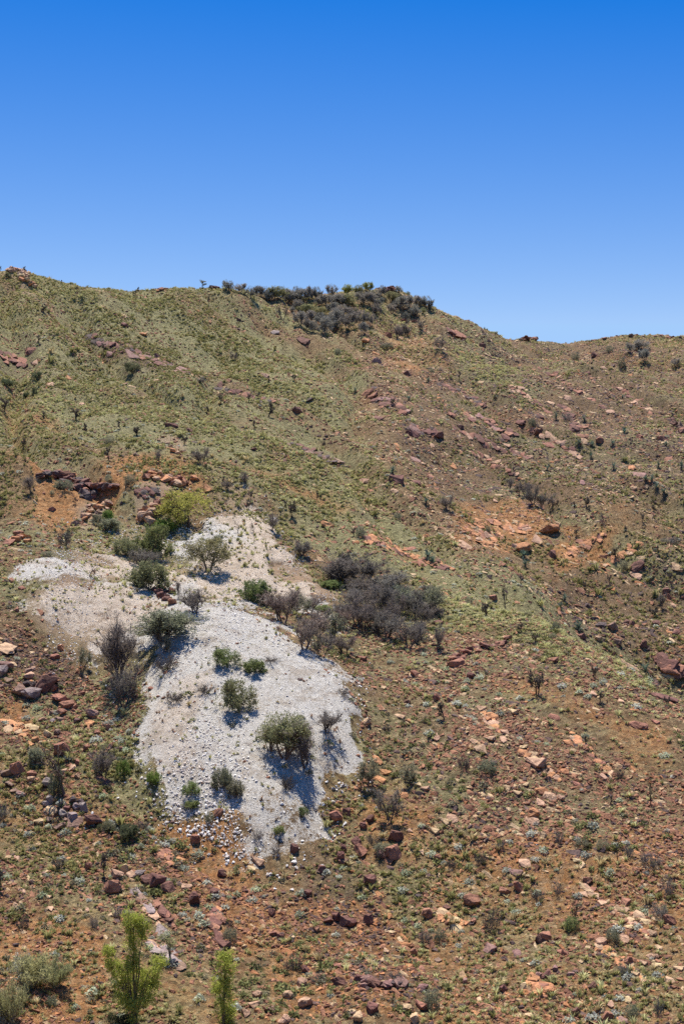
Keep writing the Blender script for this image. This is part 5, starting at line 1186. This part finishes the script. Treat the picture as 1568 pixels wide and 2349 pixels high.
# ------------------------------------------------------------------ silver cushion bushes: the nearest as things, the small far ones as one mass
CUSH = [cushion_mesh('cushion%d' % i, 60 + i, MAT_LEAF, 150, .22) for i in range(4)]
def silver_spots(n, y0, y1, mind, zonefn):
    out = []; tries = 0
    while len(out) < n and tries < 60000:
        tries += 1
        y = math.sqrt(prng.random() * (y1 * y1 - y0 * y0) + y0 * y0); x = y * .243 * (2 * prng.random() - 1)
        zz = float(h_at(x, y)); u, v = CU + F * x / y, CV - F * zz / y
        if prng.random() > zonefn(u, v, x, y) or v > 2345: continue
        if any((x - a) ** 2 + (y - b) ** 2 < mind * mind for a, b, *_ in out): continue
        out.append((x, y, zz, u, v))
    return out
def sz1(u, v, x, y):
    w = float(mask_at(M_WHITE, np.array([u]), np.array([v]))[0])
    return (1 - min(1, w * 2)) * (1.0 if v > 1900 else .6 if v > 1560 else .2) * (.25 + 1.2 * float(sstep(.4, .6, fbm(np.array([x]), np.array([y]), 7, 1, 3)[0])))
sil = silver_spots(270, 62, 108, .6, sz1)
for x, y, zz, u, v in sil:
    o = mesh_obj('silver_bush', prng.choice(CUSH)); s = .30 + .48 * prng.random() ** 1.6
    o.location = (x, y, zz - .02); o.rotation_euler = (0, 0, prng.uniform(0, 6.28)); o.scale = (s, s * prng.uniform(.85, 1.1), s * prng.uniform(.65, .85))
    b = prng.uniform(.6, 1.05); q_ = prng.random() ** 2; o.color = ((.60 - .10 * q_) * b, (.63 - .06 * q_) * b, (.58 - .2 * q_) * b, 1)
    register(o, u, v, 'silver-grey cushion bush', 'bush', s, 'silver cushion bushes')
n = 2200
x, y = field(n, 108, 200, .245); zz, u, v, zn = zones(x, y)
k = RNG.random(n) < (.2 + .75 * ((u < 420) & (v > 980) & (v < 1300))) * (1 - sstep(.1, .4, zn['white'])) * (.3 + sstep(.4, .6, fbm(x, y, 9, 1, 3)))
m = int(k.sum()); s = RNG.uniform(.35, .7, m); b = RNG.uniform(.75, 1.05, (m, 1))
scatter('silver_ground_cover', 'small pale cushion plants dotted over the middle of the hillside', np.stack([x[k], y[k], zz[k] - .02], 1), upright(m), np.stack([s, s, s * .6], 1), np.array([[.52, .55, .47]]) * b, [cushion_mesh('mat%d' % i, 90 + i, MAT_TUFT, 90, .26) for i in range(2)])
n = 9000
x, y = field(n, 76, 130, .23); zz, u, v, zn = zones(x, y)
k = RNG.random(n) < .3 * sstep(.4, .7, zn['white']) * sstep(.42, .58, fbm(x, y, 6, 3, 3))
m = int(k.sum()); s = RNG.uniform(.14, .42, m)
scatter('dry_tufts', 'small dry tufts dotted over the white gravel', np.stack([x[k], y[k], zz[k] - .02], 1), upright(m), np.stack([s, s, s * .8], 1), np.where(RNG.random((m, 1)) < .5, np.array([[.30, .19, .13]]), np.array([[.33, .33, .14]])) * RNG.uniform(.6, 1.1, (m, 1)), [tuft_mesh('dry%d' % i, 40 + i, MAT_TUFT, 16, .8, .05) for i in range(3)])

# ------------------------------------------------------------------ labels: what the thing is, then where it stands relative to something one can find
MARKS = [(437, 1160, 'the yellow-green tree'), (665, 1690, 'the large olive shrub on the white fan'), (280, 1500, 'the tall burnt tree'), (190, 1105, 'the undercut red ledge'), (1257, 1210, 'the orange dome rock'),
    (1530, 1525, 'the big gully rock'), (103, 1565, 'the biggest dark red boulder'), (150, 1770, 'the bare forked sapling'), (305, 2200, 'the tall gum'), (515, 2260, 'the narrow gum'), (85, 2225, 'the whitened bush'),
    (365, 2110, 'the pale bedrock rib'), (850, 1945, 'the paired red boulders'), (1229, 2260, 'the layered orange outcrop'), (850, 1370, 'the burnt grove'), (680, 690, 'the ridge thicket'), (893, 664, 'the summit rock cap'),
    (40, 620, 'the skyline boulder pile'), (300, 800, 'the purple slab band'), (35, 825, 'the red outcrop at the left edge'), (1200, 1285, 'the paired cycads'), (900, 1262, 'the orange rock strip'), (1231, 1570, 'the dark twisted sapling'),
    (1315, 2090, 'the bare black stem'), (1226, 1740, 'the largest pink slab'), (1210, 776, 'the dark skyline knoll'), (1470, 810, 'the grey shrubs on the far skyline'), (1082, 2058, 'the big rounded red boulder'), (1000, 880, 'the dark slab band below the summit'),
    (1010, 790, 'the lone grey shrub below the summit'), (1490, 1120, 'the cycads on the far right slope'), (1210, 1120, 'the small burnt clump on the far slope'), (537, 1595, 'the round olive shrub on the white fan'), (345, 1240, 'the big green shrub'),
    (1490, 1800, 'the tall black burnt sapling'), (890, 2260, 'the row of dark broken rocks'), (965, 2280, 'the leaning red slab'), (190, 1855, 'the dark rock pile'), (600, 940, 'the saplings on the upper left hillside'), (1415, 2080, 'the grey bushes at the right edge')]
ORD = ['nearest', 'second nearest', 'third nearest', 'fourth nearest', 'fifth nearest', 'sixth nearest', 'seventh nearest', 'eighth nearest', 'ninth nearest', 'tenth nearest', 'eleventh nearest', 'twelfth nearest'] + ['%dth nearest' % i for i in range(13, 80)]
cells = {}
for t in THINGS:
    if t[5]: continue
    o, u, v, ph = t[:4]
    ds = sorted((math.hypot(u - a, (v - b) * 1.0), a, b, nme) for a, b, nme in MARKS)
    d, a, b, nme = ds[0]
    dx, dy = u - a, v - b
    rel = ('below' if dy > 0 else 'above') if abs(dy) > abs(dx) else ('right of' if dx > 0 else 'left of')
    if d < 12: rel = 'beside'
    cells.setdefault((ph, rel, nme), []).append((d, o))
for (ph, rel, nme), lst in cells.items():
    lst.sort(key=lambda q: q[0])
    for i, (d, o) in enumerate(lst):
        o['label'] = '%s %s %s' % (ph, rel, nme) if len(lst) == 1 else '%s, %s %s %s' % (ph, ORD[i], rel, nme)
